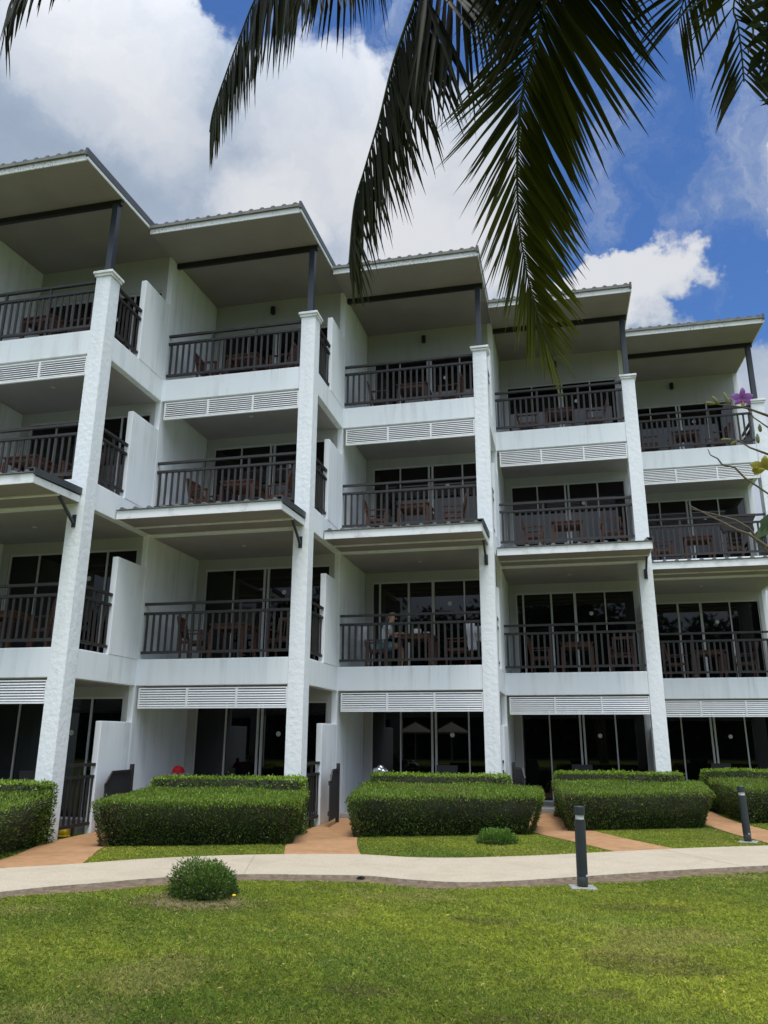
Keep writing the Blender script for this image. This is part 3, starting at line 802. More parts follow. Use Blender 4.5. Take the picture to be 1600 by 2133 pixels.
# ------------------------------------------------------------------ hedges and shrubs
def hedge(name, base, zf, zb, flare, label, group, n, ll, lw, cols, upright=.55, bumps=.035, seed=1):
    g = np.random.default_rng(seed)
    base = np.array(base, float); c = base.mean(0)
    # outward offset of the top polygon
    top = []
    for i in range(4):
        a = base[i] - base[i - 1]; b = base[(i + 1) % 4] - base[i]
        na = np.array([a[1], -a[0]]) / np.linalg.norm(a); nb = np.array([b[1], -b[0]]) / np.linalg.norm(b)
        top.append(base[i] + (na + nb) * flare)
    top = np.array(top)
    zt = np.array([zf, zf, zb, zb])
    C = []; N = []; tcol = []
    areas = [np.linalg.norm(base[(i + 1) % 4] - base[i]) * (zf if i < 2 or i == 3 else zb) for i in range(4)]
    ar_top = .5 * abs(np.dot(top[:, 0], np.roll(top[:, 1], -1)) - np.dot(top[:, 1], np.roll(top[:, 0], -1)))
    areas[2] *= .35
    tot = sum(areas) + ar_top
    for i in range(4):
        k = int(n * areas[i] / tot); u = g.uniform(-.01, 1.01, k); t = g.uniform(.02, 1, k)
        b0, b1, t0, t1 = base[i], base[(i + 1) % 4], top[i], top[(i + 1) % 4]
        pb_ = b0 + (b1 - b0) * u[:, None]; pt_ = t0 + (t1 - t0) * u[:, None]
        zz = zt[i] + (zt[(i + 1) % 4] - zt[i]) * u
        p = pb_ + (pt_ - pb_) * t[:, None]
        e = b1 - b0; nn = np.array([e[1], -e[0]]) / np.linalg.norm(e)
        # rounded shoulders and corners
        ins = .07 * np.clip((t - .86) / .14, 0, 1) ** 2 + .06 * np.clip((np.abs(u - .5) - .47) / .03, 0, 1) ** 2
        # ragged lower edge
        P3 = np.concatenate([p - nn * ins[:, None], (zz * t)[:, None]], 1)
        nz = vnoise(P3, 3.5, seed + 3) * bumps + g.uniform(-.05, .02, k)
        P3[:, :2] += nn * nz[:, None]
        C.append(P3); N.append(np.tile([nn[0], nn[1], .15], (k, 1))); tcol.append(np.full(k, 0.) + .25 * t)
    k = int(n * ar_top / tot)
    u, w = g.uniform(0, 1, k), g.uniform(0, 1, k)
    p = ((top[0] * (1 - u)[:, None] + top[1] * u[:, None]) * (1 - w)[:, None] + (top[3] * (1 - u)[:, None] + top[2] * u[:, None]) * w[:, None])
    zz = zf * (1 - w) + zb * w - .06 * np.clip((np.abs(w - .5) - .46) / .04, 0, 1) ** 2 + .03 * (g.uniform(0, 1, k) < .02) - .05 * np.clip((np.abs(u - .5) - .47) / .03, 0, 1) ** 2
    P3 = np.concatenate([p, zz[:, None]], 1); P3[:, 2] += vnoise(P3, 4, seed + 5) * bumps * .9 + vnoise(P3, 1.3, seed + 6) * bumps * .6 + g.uniform(-.04, .012, k) + (g.uniform(0, 1, k) < .015) * g.uniform(.01, .05, k)
    C.append(P3); N.append(np.tile([0, 0, 1.], (k, 1))); tcol.append(np.full(k, 1.) * .8)  # top lighter, sides darker: new growth plus light put into the colour
    C = np.concatenate(C); N = np.concatenate(N); tc = np.concatenate(tcol); k = len(C)
    D = N * .8 + np.array([0, 0, upright]) + g.normal(0, .55, (k, 3))
    NN = N + g.normal(0, .6, (k, 3))
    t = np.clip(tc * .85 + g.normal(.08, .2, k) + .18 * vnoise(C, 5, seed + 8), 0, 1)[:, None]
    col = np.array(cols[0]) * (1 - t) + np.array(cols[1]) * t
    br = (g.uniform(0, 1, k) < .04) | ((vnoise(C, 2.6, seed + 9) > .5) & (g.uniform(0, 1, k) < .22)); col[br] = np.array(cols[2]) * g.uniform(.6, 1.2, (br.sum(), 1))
    col *= g.uniform(.65, 1.35, (k, 1))
    V, F, cc = leaf_quads(C, D, NN, g.uniform(.7, 1.3, k) * ll, g.uniform(.7, 1.3, k) * lw, col)
    # dark woody inside
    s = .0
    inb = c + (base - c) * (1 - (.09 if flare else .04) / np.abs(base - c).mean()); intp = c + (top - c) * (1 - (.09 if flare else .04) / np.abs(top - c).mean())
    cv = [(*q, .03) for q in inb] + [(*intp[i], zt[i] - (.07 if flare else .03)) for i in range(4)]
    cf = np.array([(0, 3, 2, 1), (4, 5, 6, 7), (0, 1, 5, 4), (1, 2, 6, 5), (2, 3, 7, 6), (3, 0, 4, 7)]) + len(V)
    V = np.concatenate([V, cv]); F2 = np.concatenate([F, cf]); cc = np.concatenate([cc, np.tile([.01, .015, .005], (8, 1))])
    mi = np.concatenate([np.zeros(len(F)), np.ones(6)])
    o = np_mesh(name, V, F2, None, cc, mats=[MAT['leaf'], MAT['hedge_core']], mi=mi)
    tag(o, label, 'hedge', group); return o
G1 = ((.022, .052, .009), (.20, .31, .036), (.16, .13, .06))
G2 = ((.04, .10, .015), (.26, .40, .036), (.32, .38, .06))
for k in range(1, 6):
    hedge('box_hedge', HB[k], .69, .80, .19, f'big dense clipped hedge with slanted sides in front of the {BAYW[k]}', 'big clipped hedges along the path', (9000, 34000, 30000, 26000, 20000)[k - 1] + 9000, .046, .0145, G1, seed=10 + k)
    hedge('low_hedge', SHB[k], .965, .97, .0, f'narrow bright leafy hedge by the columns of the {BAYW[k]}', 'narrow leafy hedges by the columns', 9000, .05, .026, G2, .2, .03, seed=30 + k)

def shrub(name, c, rx, ry, h, n, label, cat, cols, seed, ll=.035, lw=.012):
    g = np.random.default_rng(seed)
    d = norm(g.normal(size=(n, 3))); d[:, 2] = np.abs(d[:, 2]) * 1.0
    r = g.uniform(.72, 1.06, n)[:, None] * (1 + .30 * vnoise(d, 4, seed)[:, None])
    C = d * r * np.array([rx, ry, h]) + np.array(c) + [0, 0, .02]
    D = d + g.normal(0, .5, (n, 3)) + [0, 0, .45]
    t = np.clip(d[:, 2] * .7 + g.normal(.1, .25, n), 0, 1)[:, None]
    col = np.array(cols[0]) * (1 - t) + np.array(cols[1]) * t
    br = (g.uniform(0, 1, n) < .05) | ((d[:, 0] < -.45) & (d[:, 2] < .6) & (vnoise(d, 3, seed + 1) > -.1) & (g.uniform(0, 1, n) < .45)); col[br] = np.array(cols[2]) * g.uniform(.6, 1.2, (br.sum(), 1))
    V, F, cc = leaf_quads(C, D, d + g.normal(0, .5, (n, 3)), g.uniform(.7, 1.4, n) * ll, g.uniform(.7, 1.3, n) * lw, col * g.uniform(.7, 1.3, (n, 1)))
    root = thing(name, label, cat, c)
    np_mesh('foliage', V, F, MAT['leaf'], cc, root)
    m = MB()
    for q in range(26):
        e = Vector(d[q]) * .8; e = Vector((c[0] + e.x * rx, c[1] + e.y * ry, c[2] + max(.04, e.z * h)))
        m.tube([(c[0], c[1], 0), (c[0] * .5 + e.x * .5, c[1] * .5 + e.y * .5, e.z * .6), e], [.012, .008, .003], 5)
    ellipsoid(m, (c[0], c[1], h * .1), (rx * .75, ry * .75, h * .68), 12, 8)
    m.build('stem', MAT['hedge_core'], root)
    return root
shrub('shrub', (-4.05, 8.78, 0), .36, .34, .31, 9000, 'loose rounded shrub growing on bare soil at the near edge of the path', 'shrub', ((.025, .06, .012), (.12, .22, .03), (.20, .13, .09)), 3)
shrub('shrub', (-1.27, 13.98, 0), .31, .30, .22, 5000, 'low flat cushion shrub on the grass before the middle hedge', 'shrub', ((.025, .07, .012), (.13, .26, .03), (.15, .2, .05)), 4)
t = thing('dandelion', 'tiny yellow flower in the grass right of the near shrub', 'flower', (-3.62, 8.62, 0))
m = MB(); m.tube([(-3.62, 8.62, 0), (-3.62, 8.615, .055)], .003); m.build('stem', MAT['twig'], t)
m = MB(); ellipsoid(m, (-3.62, 8.615, .06), (.022, .022, .012)); m.build('bloom', MAT['yellow'], t)
m = MB(); m.tube([(-2.60, 10.30, .0), (-2.62, 10.17, .005)], .045, 14)
tag(m.build('drain_pipe', MAT['black']), 'dark end of a drain pipe under the near edge of the path', 'pipe')

ang_ = np.linspace(0, 2 * np.pi, 40, endpoint=False); rr_ = 1 + .28 * vnoise(np.stack([np.cos(ang_), np.sin(ang_)], 1), 2.4, 14)
m = MB(); m.add([(-4.15 + .72 * r_ * math.cos(a_), 8.52 + .42 * r_ * math.sin(a_), .005) for a_, r_ in zip(ang_, rr_)], [tuple(range(40))])
tag(m.build('soil_patch', MAT['soil']), kind='structure')
# bollards
def make_bollard():
    t = thing('bollard_light', '', 'bollard')
    m = MB(); m.lathe([(.0625, .03), (.0625, .14), (.060, .145), (.060, .15)], n=24); m.build('base_sleeve', MAT['dark_trim'], t, True)
    m = MB(); m.lathe([(.064, .15), (.064, .775)], n=28); m.build('shaft', MAT['bollard'], t)
    m = MB(); m.lathe([(.052, .775), (.052, .825)], n=24); m.build('lens', MAT['lamp_glass'], t)
    m = MB(); m.lathe([(.064, .825), (.064, .915), (.060, .922)], n=28); m.build('cap', MAT['bollard'], t)
    m = MB(); m.box(-.15, .15, -.14, .14, -.02, .035); m.build('footing', MAT['concrete'], t, bevel=.012)
    m = MB(); m.box(.03, .05, -.068, -.06, .15, .17); m.build('screw_plate', MAT['frame'], t)
    return t
b0 = make_bollard(); b0.location = (.07, 10.25, 0); b0.rotation_euler = (0, R(1), .2)
b1 = copy_tree(b0); b1.location = (2.90, 15.30, 0); b1.rotation_euler = (0, R(-1), -.3)
tag(b0, 'dark slate bollard light on the lawn at the near edge of the path', group='bollard lights by the path')
tag(b1, 'dark slate bollard light in the grass beyond the path by the rightmost hedge', group='bollard lights by the path')

# ------------------------------------------------------------------ coconut palm overhead
palm = thing('coconut_palm', 'coconut palm overhead whose drooping dark fronds hang across the sky', 'tree', (1.9, -3.0, 0))
CROWN = Vector((.85, -.7, 7.0))
m = MB()
tp = [(1.9, -3.0, 0), (1.75, -2.7, 1.2), (1.5, -2.1, 3.2), (1.15, -1.35, 5.2), (.85, -.7, 7.0)]
m.tube(tp, [.24, .17, .15, .14, .15], 16); m.build('trunk', MAT['bark'], palm, True)
def catmull(P_, per=14):
    P_ = [Vector(p) for p in P_]; Q = []
    for i in range(len(P_) - 1):
        p0, p1, p2, p3 = P_[max(i - 1, 0)], P_[i], P_[i + 1], P_[min(i + 2, len(P_) - 1)]
        for q in range(per):
            t = q / per
            Q.append(.5 * ((2 * p1) + (p2 - p0) * t + (2 * p0 - 5 * p1 + 4 * p2 - p3) * t * t + (3 * p1 - p0 - 3 * p2 + p3) * t ** 3))
    Q.append(P_[-1]); return Q
def frond(pts, Lmax, Ltip, droop, seed, tipcol=0., spread=.85, start=.12, dens=1., wid=.04, fwd=.75, hang=(0, 0, -.12), hang2=None, keep=(1., 1.), kinkp=.22):
    rnd = random.Random(seed)
    p0 = Vector(pts[0]); mid = CROWN.lerp(p0, .5) + Vector((0, 0, .35))
    Q = catmull([CROWN, mid] + pts)
    Lc = [0]
    for a, b in zip(Q, Q[1:]): Lc.append(Lc[-1] + (b - a).length)
    tot = Lc[-1]
    root = MB(); root.tube(Q, [max(.005, .032 * (1 - l / tot) ** .8) for l in Lc], 6)
    ro = root.build('frond', MAT['rachis'], palm, True)
    V = []; F = []; Cc = []
    s = tot * start; step = .042 / dens; i = 0
    while s < tot - .01:
        while Lc[i + 1] < s and i < len(Q) - 2: i += 1
        t = (s - Lc[i]) / max(1e-6, Lc[i + 1] - Lc[i]); p = Q[i].lerp(Q[i + 1], t)
        tg = (Q[min(i + 2, len(Q) - 1)] - Q[max(i - 1, 0)]).normalized()
        lat = tg.cross(Vector((0, 0, 1)))
        lat = lat.normalized() if lat.length > .12 else Vector((1, 0, 0))
        f = s / tot
        L = (Lmax * min(1, .55 + 1.6 * (f - start)) if f < .6 else Lmax + (Ltip - Lmax) * ((f - .6) / .4) ** 1.4)
        for sd in (-1, 1):
            if rnd.random() > keep[0 if sd > 0 else 1] - .03: continue
            hg = hang2 if (hang2 and sd < 0) else hang
            L2 = L * rnd.uniform(.86, 1.1)
            d = (lat * sd * spread + tg * (fwd + 1.1 * max(0, f - .6)) + Vector(hg) + Vector((rnd.gauss(0, .05), rnd.gauss(0, .05), rnd.gauss(0, .05)))).normalized()
            nseg = 6; w0 = wid * rnd.uniform(.8, 1.15) * (1 - .45 * max(0, f - .75) / .25)
            nrm_ = d.cross(tg).normalized() if d.cross(tg).length > .05 else Vector((0, 0, 1))
            pos = p.copy(); dr = droop * rnd.uniform(.7, 1.35); kink = rnd.random() < (kinkp if sd < 0 else .12); base = len(V)
            g0 = tipcol * max(0, (f - .62) / .38) ** 1.3
            for q in range(nseg + 1):
                u = q / nseg
                w = w0 * (.22 + 2.2 * u if u < .35 else (.86 * (1 - (u - .35) / .65) ** .75 + .03))
                wv = d.cross(nrm_).normalized() * w * .5
                V.append(pos - wv); V.append(pos + nrm_ * w * .18); V.append(pos + wv)
                yl = min(1, g0 * (.5 + .7 * u) + (.12 * u if tipcol else .04 * u))
                c = [(.0045, .0065, .003), (.13, .145, .02)]  # near-black base puts silhouette shade into the colour; tips are yellow-green
                jit = rnd.uniform(.75, 1.25) if q == 0 else jit
                Cc += [tuple((c[0][z] * (1 - yl) + c[1][z] * yl) * jit for z in range(3))] * 3
                pos = pos + d * (L2 / nseg)
                d = (d + Vector((0, 0, -1)) * dr * (.10 + .32 * u * u) * (5. if kink and q == 3 else 1)).normalized()
                nrm_ = (nrm_ - d * nrm_.dot(d)).normalized()
            for q in range(nseg):
                a = base + q * 3
                F.append((a, a + 1, a + 4, a + 3)); F.append((a + 1, a + 2, a + 5, a + 4))
        s += step * rnd.uniform(.85, 1.15)
    np_mesh('leaflet_rows', np.array([tuple(v) for v in V]), np.array(F), MAT['palm'], np.array(Cc), ro)
    return ro
MAT['rachis'] = M('palm_rachis', (.06, .075, .03), (.04, .05, .02), 20, .5)
F4 = [[.177, 2.995, 5.894], [.113, 3.398, 5.587], [-.034, 3.8, 5.389], [-.094, 4.049, 5.131], [-.108, 4.299, 4.795], [-.053, 4.45, 4.396], [.018, 4.5, 4.10]]
F3 = [[-.218, 3.393, 6.318], [-.59, 3.551, 6.095], [-.651, 3.642, 6.066], [-.824, 3.812, 5.797], [-.945, 3.938, 5.493], [-1.068, 4.062, 5.25], [-1.157, 4.141, 5.032], [-1.197, 4.182, 4.632]]
F2 = [[-.94, 3.475, 6.974], [-1.34, 3.556, 6.665], [-1.632, 3.652, 6.494], [-1.749, 3.708, 6.426], [-1.887, 3.808, 6.261], [-2.019, 3.91, 6.089], [-2.124, 3.967, 5.84], [-2.16, 4.005, 5.7]]
F1 = [[-1.64, 3.12, 6.97], [-2.105, 3.13, 6.73], [-2.504, 3.04, 6.41], [-2.817, 2.98, 6.12], [-2.949, 2.965, 5.88], [-3.014, 3.016, 5.73]]
F5 = [[1.174, 2.761, 5.387], [1.075, 3.226, 5.606], [.964, 3.572, 5.774], [.9, 3.743, 5.782], [.859, 3.804, 5.683]]
F6 = [[1.134, 3.099, 5.578], [1.127, 3.629, 5.592], [1.169, 3.773, 5.572], [1.21, 3.917, 5.509], [1.215, 3.968, 5.351]]
frond(F4, .95, .42, .07, 1, tipcol=1.1, spread=.82, fwd=.72, dens=2.3, wid=.038, hang=(0, -.12, -.36), hang2=(.40, -.70, -.55), kinkp=.55)
frond(F3, 1.12, .36, .30, 2, tipcol=.12, spread=.16, fwd=.12, hang=(.10, 0, -1.), hang2=(.62, .1, -.8), keep=(1., .6), dens=2.1, wid=.036, kinkp=.3)
frond(F2, 1.05, .34, .30, 3, tipcol=.12, spread=.16, fwd=.12, hang=(.06, 0, -1.), hang2=(.34, .1, -.9), keep=(1., .7), dens=2.1, wid=.034, kinkp=.3)
frond(F1, .62, .36, .5, 4, tipcol=.1, spread=.2, fwd=.15, hang=(.12, 0, -1.), hang2=(.3, 0, -.9), dens=1.1)
frond(F5, .66, .46, .4, 5, tipcol=.15, dens=1.3)
frond(F6, .42, .36, .6, 6, tipcol=.2)

# ------------------------------------------------------------------ broadleaf tree at the right, orchid growing on it
tree = thing('broadleaf_tree', 'dark broadleaf branch reaching in at the upper right corner from a tree outside the frame', 'tree', (1.75, 2.55, 0))
m = MB(); m.tube([(1.75, 2.55, 0), (1.72, 2.56, 1.6), (1.74, 2.5, 3.2), (1.65, 2.52, 4.6), (1.7, 2.45, 6.5)], [.15, .12, .105, .09, .05], 12); m.build('trunk', MAT['bark'], tree, True)
BR = [[(1.65, 2.52, 4.55), (1.35, 2.66, 4.85), (1.238, 2.75, 4.80), (1.12, 2.90, 4.72), (1.05, 3.0, 4.66)], [(1.66, 2.52, 4.8), (1.4, 2.75, 5.05), (1.2, 2.95, 4.95), (1.12, 3.0, 4.88)], [(1.7, 2.5, 4.3), (1.4, 2.75, 4.55), (1.2, 2.9, 4.42), (1.1, 3.0, 4.40)]]
m = MB()
for b in BR: m.tube(b, [.03, .02, .014, .01, .006][:len(b)], 6)
m.build('branch', MAT['bark'], tree, True)
g = np.random.default_rng(21); Cs = []; Ds = []
for b in BR:
    q = catmull(b, 8)
    for p in q[8:]:
        for _ in range(5):
            Cs.append(np.array(p) + g.normal(0, .035, 3)); Ds.append(g.normal(0, .8, 3) + [0, 0, -.7])
for _ in range(260):
    Cs.append(np.array([1.62, 2.62, 5.2]) + g.normal(0, .3, 3) * [1, 1, .9]); Ds.append(g.normal(0, 1, 3) + [0, 0, -.5])
Cs, Ds = np.array(Cs), np.array(Ds); k = len(Cs)
V, F, cc = leaf_quads(Cs, Ds, g.normal(0, 1, (k, 3)), g.uniform(.10, .17, k), g.uniform(.035, .055, k), np.array([.022, .036, .012]) * g.uniform(.6, 1.5, (k, 1)))
np_mesh('crown', V, F, MAT['leaf'], cc, tree)

orch = thing('orchid', 'orchid with bare stems, one purple bloom and yellow flowers at the right edge', 'orchid', (1.66, 2.5, 2.3))
for pl, r in (([(1.64, 2.5, 2.35), (.874, 2.342, 2.469), (.633, 2.315, 2.619), (.577, 2.309, 2.646), (.528, 2.3, 2.655), (.488, 2.299, 2.664)], .004),
              ([(1.64, 2.5, 2.32), (.9, 2.34, 2.42), (.628, 2.316, 2.583), (.593, 2.315, 2.617), (.577, 2.309, 2.646)], .003),
              ([(1.64, 2.5, 2.3), (.888, 2.337, 2.408), (.624, 2.338, 2.507), (.575, 2.33, 2.529), (.55, 2.336, 2.555), (.525, 2.342, 2.566)], .0035),
              ([(1.64, 2.5, 2.0), (.863, 2.346, 2.002), (.586, 2.327, 2.225), (.538, 2.318, 2.264), (.507, 2.315, 2.277), (.465, 2.314, 2.306), (.428, 2.311, 2.329), (.384, 2.308, 2.357)], .0038),
              ([(1.64, 2.5, 2.05), (.87, 2.35, 2.05), (.589, 2.347, 2.215), (.543, 2.328, 2.284), (.505, 2.316, 2.308), (.455, 2.316, 2.326), (.39, 2.307, 2.345)], .0035),
              ([(1.64, 2.5, 2.2), (.9, 2.332, 2.265), (.605, 2.323, 2.382), (.547, 2.316, 2.432), (.522, 2.312, 2.465), (.489, 2.309, 2.474), (.479, 2.311, 2.495), (.461, 2.315, 2.509), (.456, 2.315, 2.528)], .0028)):
    m = MB(); n = len(pl); m.tube(pl, [r] * (n - 3) + [r * .75, r * .6, r * .4], 6); m.build('stem', MAT['twig'], orch, True)
def petals(c, face, specs, parent, name):
    """specs: (angle, length, width, colour)"""
    face = np.array(face, float); face /= np.linalg.norm(face); c = np.array(c)
    u = np.cross(face, [0, 0, 1.]); u /= np.linalg.norm(u); v = np.cross(u, face)
    Vs = []; Fs = []; Cc = []
    for a, L, W, co in specs:
        d = u * math.cos(R(a)) + v * math.sin(R(a)); s = -u * math.sin(R(a)) + v * math.cos(R(a)); b = len(Vs)
        for i in range(7):
            t = i / 6; w = W * math.sin(math.pi * min(1, .12 + .88 * t)) ** .7 if t < 1 else .001
            for j in (-1, 0, 1):
                Vs.append(c + d * L * t + s * w * .5 * j + face * (.012 * t * math.sin(3 * t) - .004 * abs(j)))
                sh = .75 + .35 * t; Cc.append([min(1, q * sh) for q in co])
        for i in range(6):
            for j in range(2): q = b + i * 3 + j; Fs.append((q, q + 1, q + 4, q + 3))
    return np_mesh(name, np.array(Vs), np.array(Fs), MAT['petal'], np.array(Cc), parent)
pur = (.42, .16, .52); dk = (.36, .10, .40)
petals((.562, 2.285, 2.668), (.05, -1, -.25), [(92, .034, .017, pur), (165, .032, .023, pur), (18, .034, .023, pur), (215, .028, .017, pur), (-35, .028, .017, pur), (270, .024, .018, (.62, .45, .30)), (250, .016, .009, dk), (290, .016, .009, dk)], orch, 'flower')
yel = (.42, .36, .06)
petals((.603, 2.315, 2.461), (-.2, -1, -.2), [(100, .035, .02, yel), (170, .05, .022, yel), (20, .04, .026, yel), (200, .045, .018, (.42, .36, .05)), (-30, .035, .02, yel)], orch, 'flower')
petals((.57, 2.318, 2.452), (-.2, -1, -.2), [(180, .035, .016, (.45, .40, .05)), (150, .02, .012, yel)], orch, 'flower')
for p_, d_ in (((.528, 2.3, 2.655), (-.012, 0, .045)), ((.50, 2.299, 2.66), (-.018, 0, .03)), ((.49, 2.299, 2.664), (-.03, 0, .006)), ((.61, 2.33, 2.60), (0, 0, -.025)), ((.6, 2.33, 2.57), (0, 0, -.03)), ((.53, 2.34, 2.562), (-.03, 0, .002)), ((.545, 2.337, 2.556), (-.02, 0, -.012))):
    m = MB(); a = Vector(p_); d = Vector(d_); m.tube([a, a + d * .4, a + d * .8, a + d], [.002, .0055, .005, .0015], 7); m.build('bud', M('bud_green', (.20, .20, .08)) if 'bud' not in MAT else MAT['bud'], orch, True)
g = np.random.default_rng(5)
C_ = np.array([[.615, 2.33, 2.335], [.62, 2.33, 2.30], [.63, 2.33, 2.28], [.64, 2.33, 2.33]]); D_ = np.array([[-.45, -.1, -.9], [-.7, -.1, -.5], [-.2, 0, -1], [-.5, -.2, .6]])
V, F, cc = leaf_quads(C_, D_, np.array([[0, -1, .3]] * 4) + g.normal(0, .2, (4, 3)), np.array([.10, .085, .09, .06]), np.array([.045, .04, .04, .03]), np.array([.04, .08, .015]) * g.uniform(.7, 1.3, (4, 1)))
np_mesh('leaf', V, F, MAT['leaf'], cc, orch)

# ------------------------------------------------------------------ trees beyond
def far_tree(c, h, r, n, label, seed, ll=.28, group=None):
    g = np.random.default_rng(seed)
    root = thing('garden_tree', label, 'tree', c, group=group)
    m = MB(); m.tube([c, (c[0] + .1, c[1], c[2] + h * .4), (c[0], c[1] + .1, c[2] + h * .8)], [.2, .15, .05], 10)
    for q in range(6):
        a = q * 1.05; m.tube([(c[0], c[1], h * .45), (c[0] + r * .7 * math.cos(a), c[1] + r * .7 * math.sin(a), h * (.62 + .05 * (q % 3)))], [.07, .02], 6)
    m.build('trunk', MAT['bark'], root, True)
    cl = norm(g.normal(size=(46, 3))) * g.uniform(.35, 1, (46, 1)) * [r, r, h * .36] + np.array(c) + [0, 0, h * .66]
    idx = g.integers(0, 46, n); C = cl[idx] + g.normal(0, .30, (n, 3)) * r * .55
    col = np.array([.03, .055, .016]) * g.uniform(.5, 1.8, (n, 1))
    V, F, cc = leaf_quads(C, g.normal(0, 1, (n, 3)), g.normal(0, 1, (n, 3)), g.uniform(.6, 1.3, n) * ll, g.uniform(.6, 1.2, n) * ll * .45, col)
    np_mesh('crown', V, F, MAT['leaf'], cc, root)
far_tree((8.6, 27.5, 0), 10.2, 1.7, 7000, 'dark tree beyond the right end of the hotel seen past the last column', 51)
g = np.random.default_rng(77); n = 38000  # added tree mass, unseen, its height shaped to darken window reflections
X = g.uniform(-60, 60, n); top = 13. + 3.4 * vnoise(np.stack([X, X * 0], 1), .25, 8); Z = top * g.uniform(0, 1, n) ** .7
C = np.stack([X, -30 + g.normal(0, 1.6, n), Z], 1)
V, F, cc = leaf_quads(C, g.normal(0, 1, (n, 3)), g.normal(0, 1, (n, 3)) + [0, 1, 0], g.uniform(.45, .9, n), g.uniform(.25, .5, n), np.array([.02, .036, .012]) * g.uniform(.5, 1.6, (n, 1)))
xs_ = np.linspace(-60, 60, 90); tp_ = 12.2 + 3.4 * vnoise(np.stack([xs_, xs_ * 0], 1), .25, 8) + .5 * vnoise(np.stack([xs_, xs_ * 0], 1), 1.3, 9)
cv = np.concatenate([np.stack([xs_, xs_ * 0 - 31, xs_ * 0], 1), np.stack([xs_, xs_ * 0 - 31, tp_], 1), np.stack([xs_, xs_ * 0 - 34, tp_], 1)])
cf = np.concatenate([[(i, i + 1, 91 + i, 90 + i), (90 + i, 91 + i, 181 + i, 180 + i)] for i in range(89)]) + len(V)
mi_ = np.concatenate([np.zeros(len(F)), np.ones(len(cf))]); V = np.concatenate([V, cv]); F = np.concatenate([F, cf]); cc = np.concatenate([cc, np.tile([.012, .02, .007], (270, 1))])
tag(np_mesh('unseen_tree_belt', V, F, None, cc, mats=[MAT['leaf'], MAT['hedge_core']], mi=mi_), 'dark belt of trees added behind the viewer to darken the window reflections', 'trees', kind='stuff')

def parasol(x, y, label):
    t = thing('garden_parasol', label, 'parasol', (x, y, 0), group='beige parasols mirrored in the glass')
    m = MB(); m.tube([(x, y, 0), (x, y, 2.62)], .03, 10); m.build('pole', MAT['frame'], t)
    m = MB(); m.lathe([(.3, 0), (.3, .07), (.05, .1)], (x, y, 0)); m.build('base', MAT['concrete'], t)
    m = MB(); m.lathe([(1.05, 1.98), (1.05, 2.06), (.5, 2.36), (.04, 2.6), (.02, 2.66)], (x, y, 0), 8); m.build('canopy', MAT['canvas'], t)
MAT['canvas'] = M('beige_canvas', (.36, .33, .28), None, rough=.9)
parasol(-6.62, -8., 'beige garden parasol mirrored in the ground floor glass of the middle bay, right one')
parasol(-8.83, -8.3, 'beige garden parasol mirrored in the ground floor glass of the middle bay, left one')

# ------------------------------------------------------------------ sky, sun, camera
SUN_EL, SUN_AZ = R(69), R(158)          # azimuth clockwise from +Y
w = bpy.data.worlds.new('World'); SC.world = w; w.use_nodes = True
nt = w.node_tree; nt.nodes.clear()
out = nt.nodes.new('ShaderNodeOutputWorld'); bg = nt.nodes.new('ShaderNodeBackground'); bg.inputs[1].default_value = .1
nt.links.new(bg.outputs[0], out.inputs[0])
sky = nt.nodes.new('ShaderNodeTexSky'); sky.sky_type = 'NISHITA'; sky.sun_disc = False
sky.sun_elevation = SUN_EL; sky.sun_rotation = SUN_AZ; sky.dust_density = .3; sky.ozone_density = 3.0; sky.air_density = 1.0
tc = nt.nodes.new('ShaderNodeTexCoord')
def N(type_, **kw):
    n = nt.nodes.new(type_)
    for k_, v_ in kw.items(): setattr(n, k_, v_)
    return n
def math_(op, a, b=None, c=None):
    n = N('ShaderNodeMath', operation=op)
    for i, v_ in enumerate((a, b, c)):
        if v_ is None: continue
        if isinstance(v_, (int, float)): n.inputs[i].default_value = v_
        else: nt.links.new(v_, n.inputs[i])
    return n.outputs[0]
def snoise(vec, scale, detail, rough, off=0.):
    mp = N('ShaderNodeMapping'); mp.inputs['Location'].default_value = (off, off * .7, off * 1.3)
    nt.links.new(vec, mp.inputs[0])
    n = N('ShaderNodeTexNoise'); n.inputs['Scale'].default_value = scale; n.inputs['Detail'].default_value = detail; n.inputs['Roughness'].default_value = rough
    nt.links.new(mp.outputs[0], n.inputs['Vector']); return n
DIR = tc.outputs['Generated']
wn = snoise(DIR, 3.2, 8, .62, 3.)
sub = N('ShaderNodeVectorMath', operation='SUBTRACT'); nt.links.new(wn.outputs['Color'], sub.inputs[0]); sub.inputs[1].default_value = (.5, .5, .5)
sca = N('ShaderNodeVectorMath', operation='SCALE'); nt.links.new(sub.outputs[0], sca.inputs[0]); sca.inputs['Scale'].default_value = .30
add = N('ShaderNodeVectorMath', operation='ADD'); nt.links.new(DIR, add.inputs[0]); nt.links.new(sca.outputs[0], add.inputs[1])
nrmz = N('ShaderNodeVectorMath', operation='NORMALIZE'); nt.links.new(add.outputs[0], nrmz.inputs[0])
WD = nrmz.outputs[0]
def blob(d, r0, r1):
    """1 inside r0 degrees of direction d, falling to 0 at r1"""
    n = N('ShaderNodeVectorMath', operation='DOT_PRODUCT'); nt.links.new(WD, n.inputs[0]); n.inputs[1].default_value = d
    mr = N('ShaderNodeMapRange', interpolation_type='SMOOTHSTEP'); nt.links.new(n.outputs['Value'], mr.inputs[0])
    mr.inputs[1].default_value = math.cos(R(r1)); mr.inputs[2].default_value = math.cos(R(r0)); return mr.outputs[0]
def vmax(lst):
    o = lst[0]
    for q in lst[1:]: o = math_('MAXIMUM', o, q)
    return o
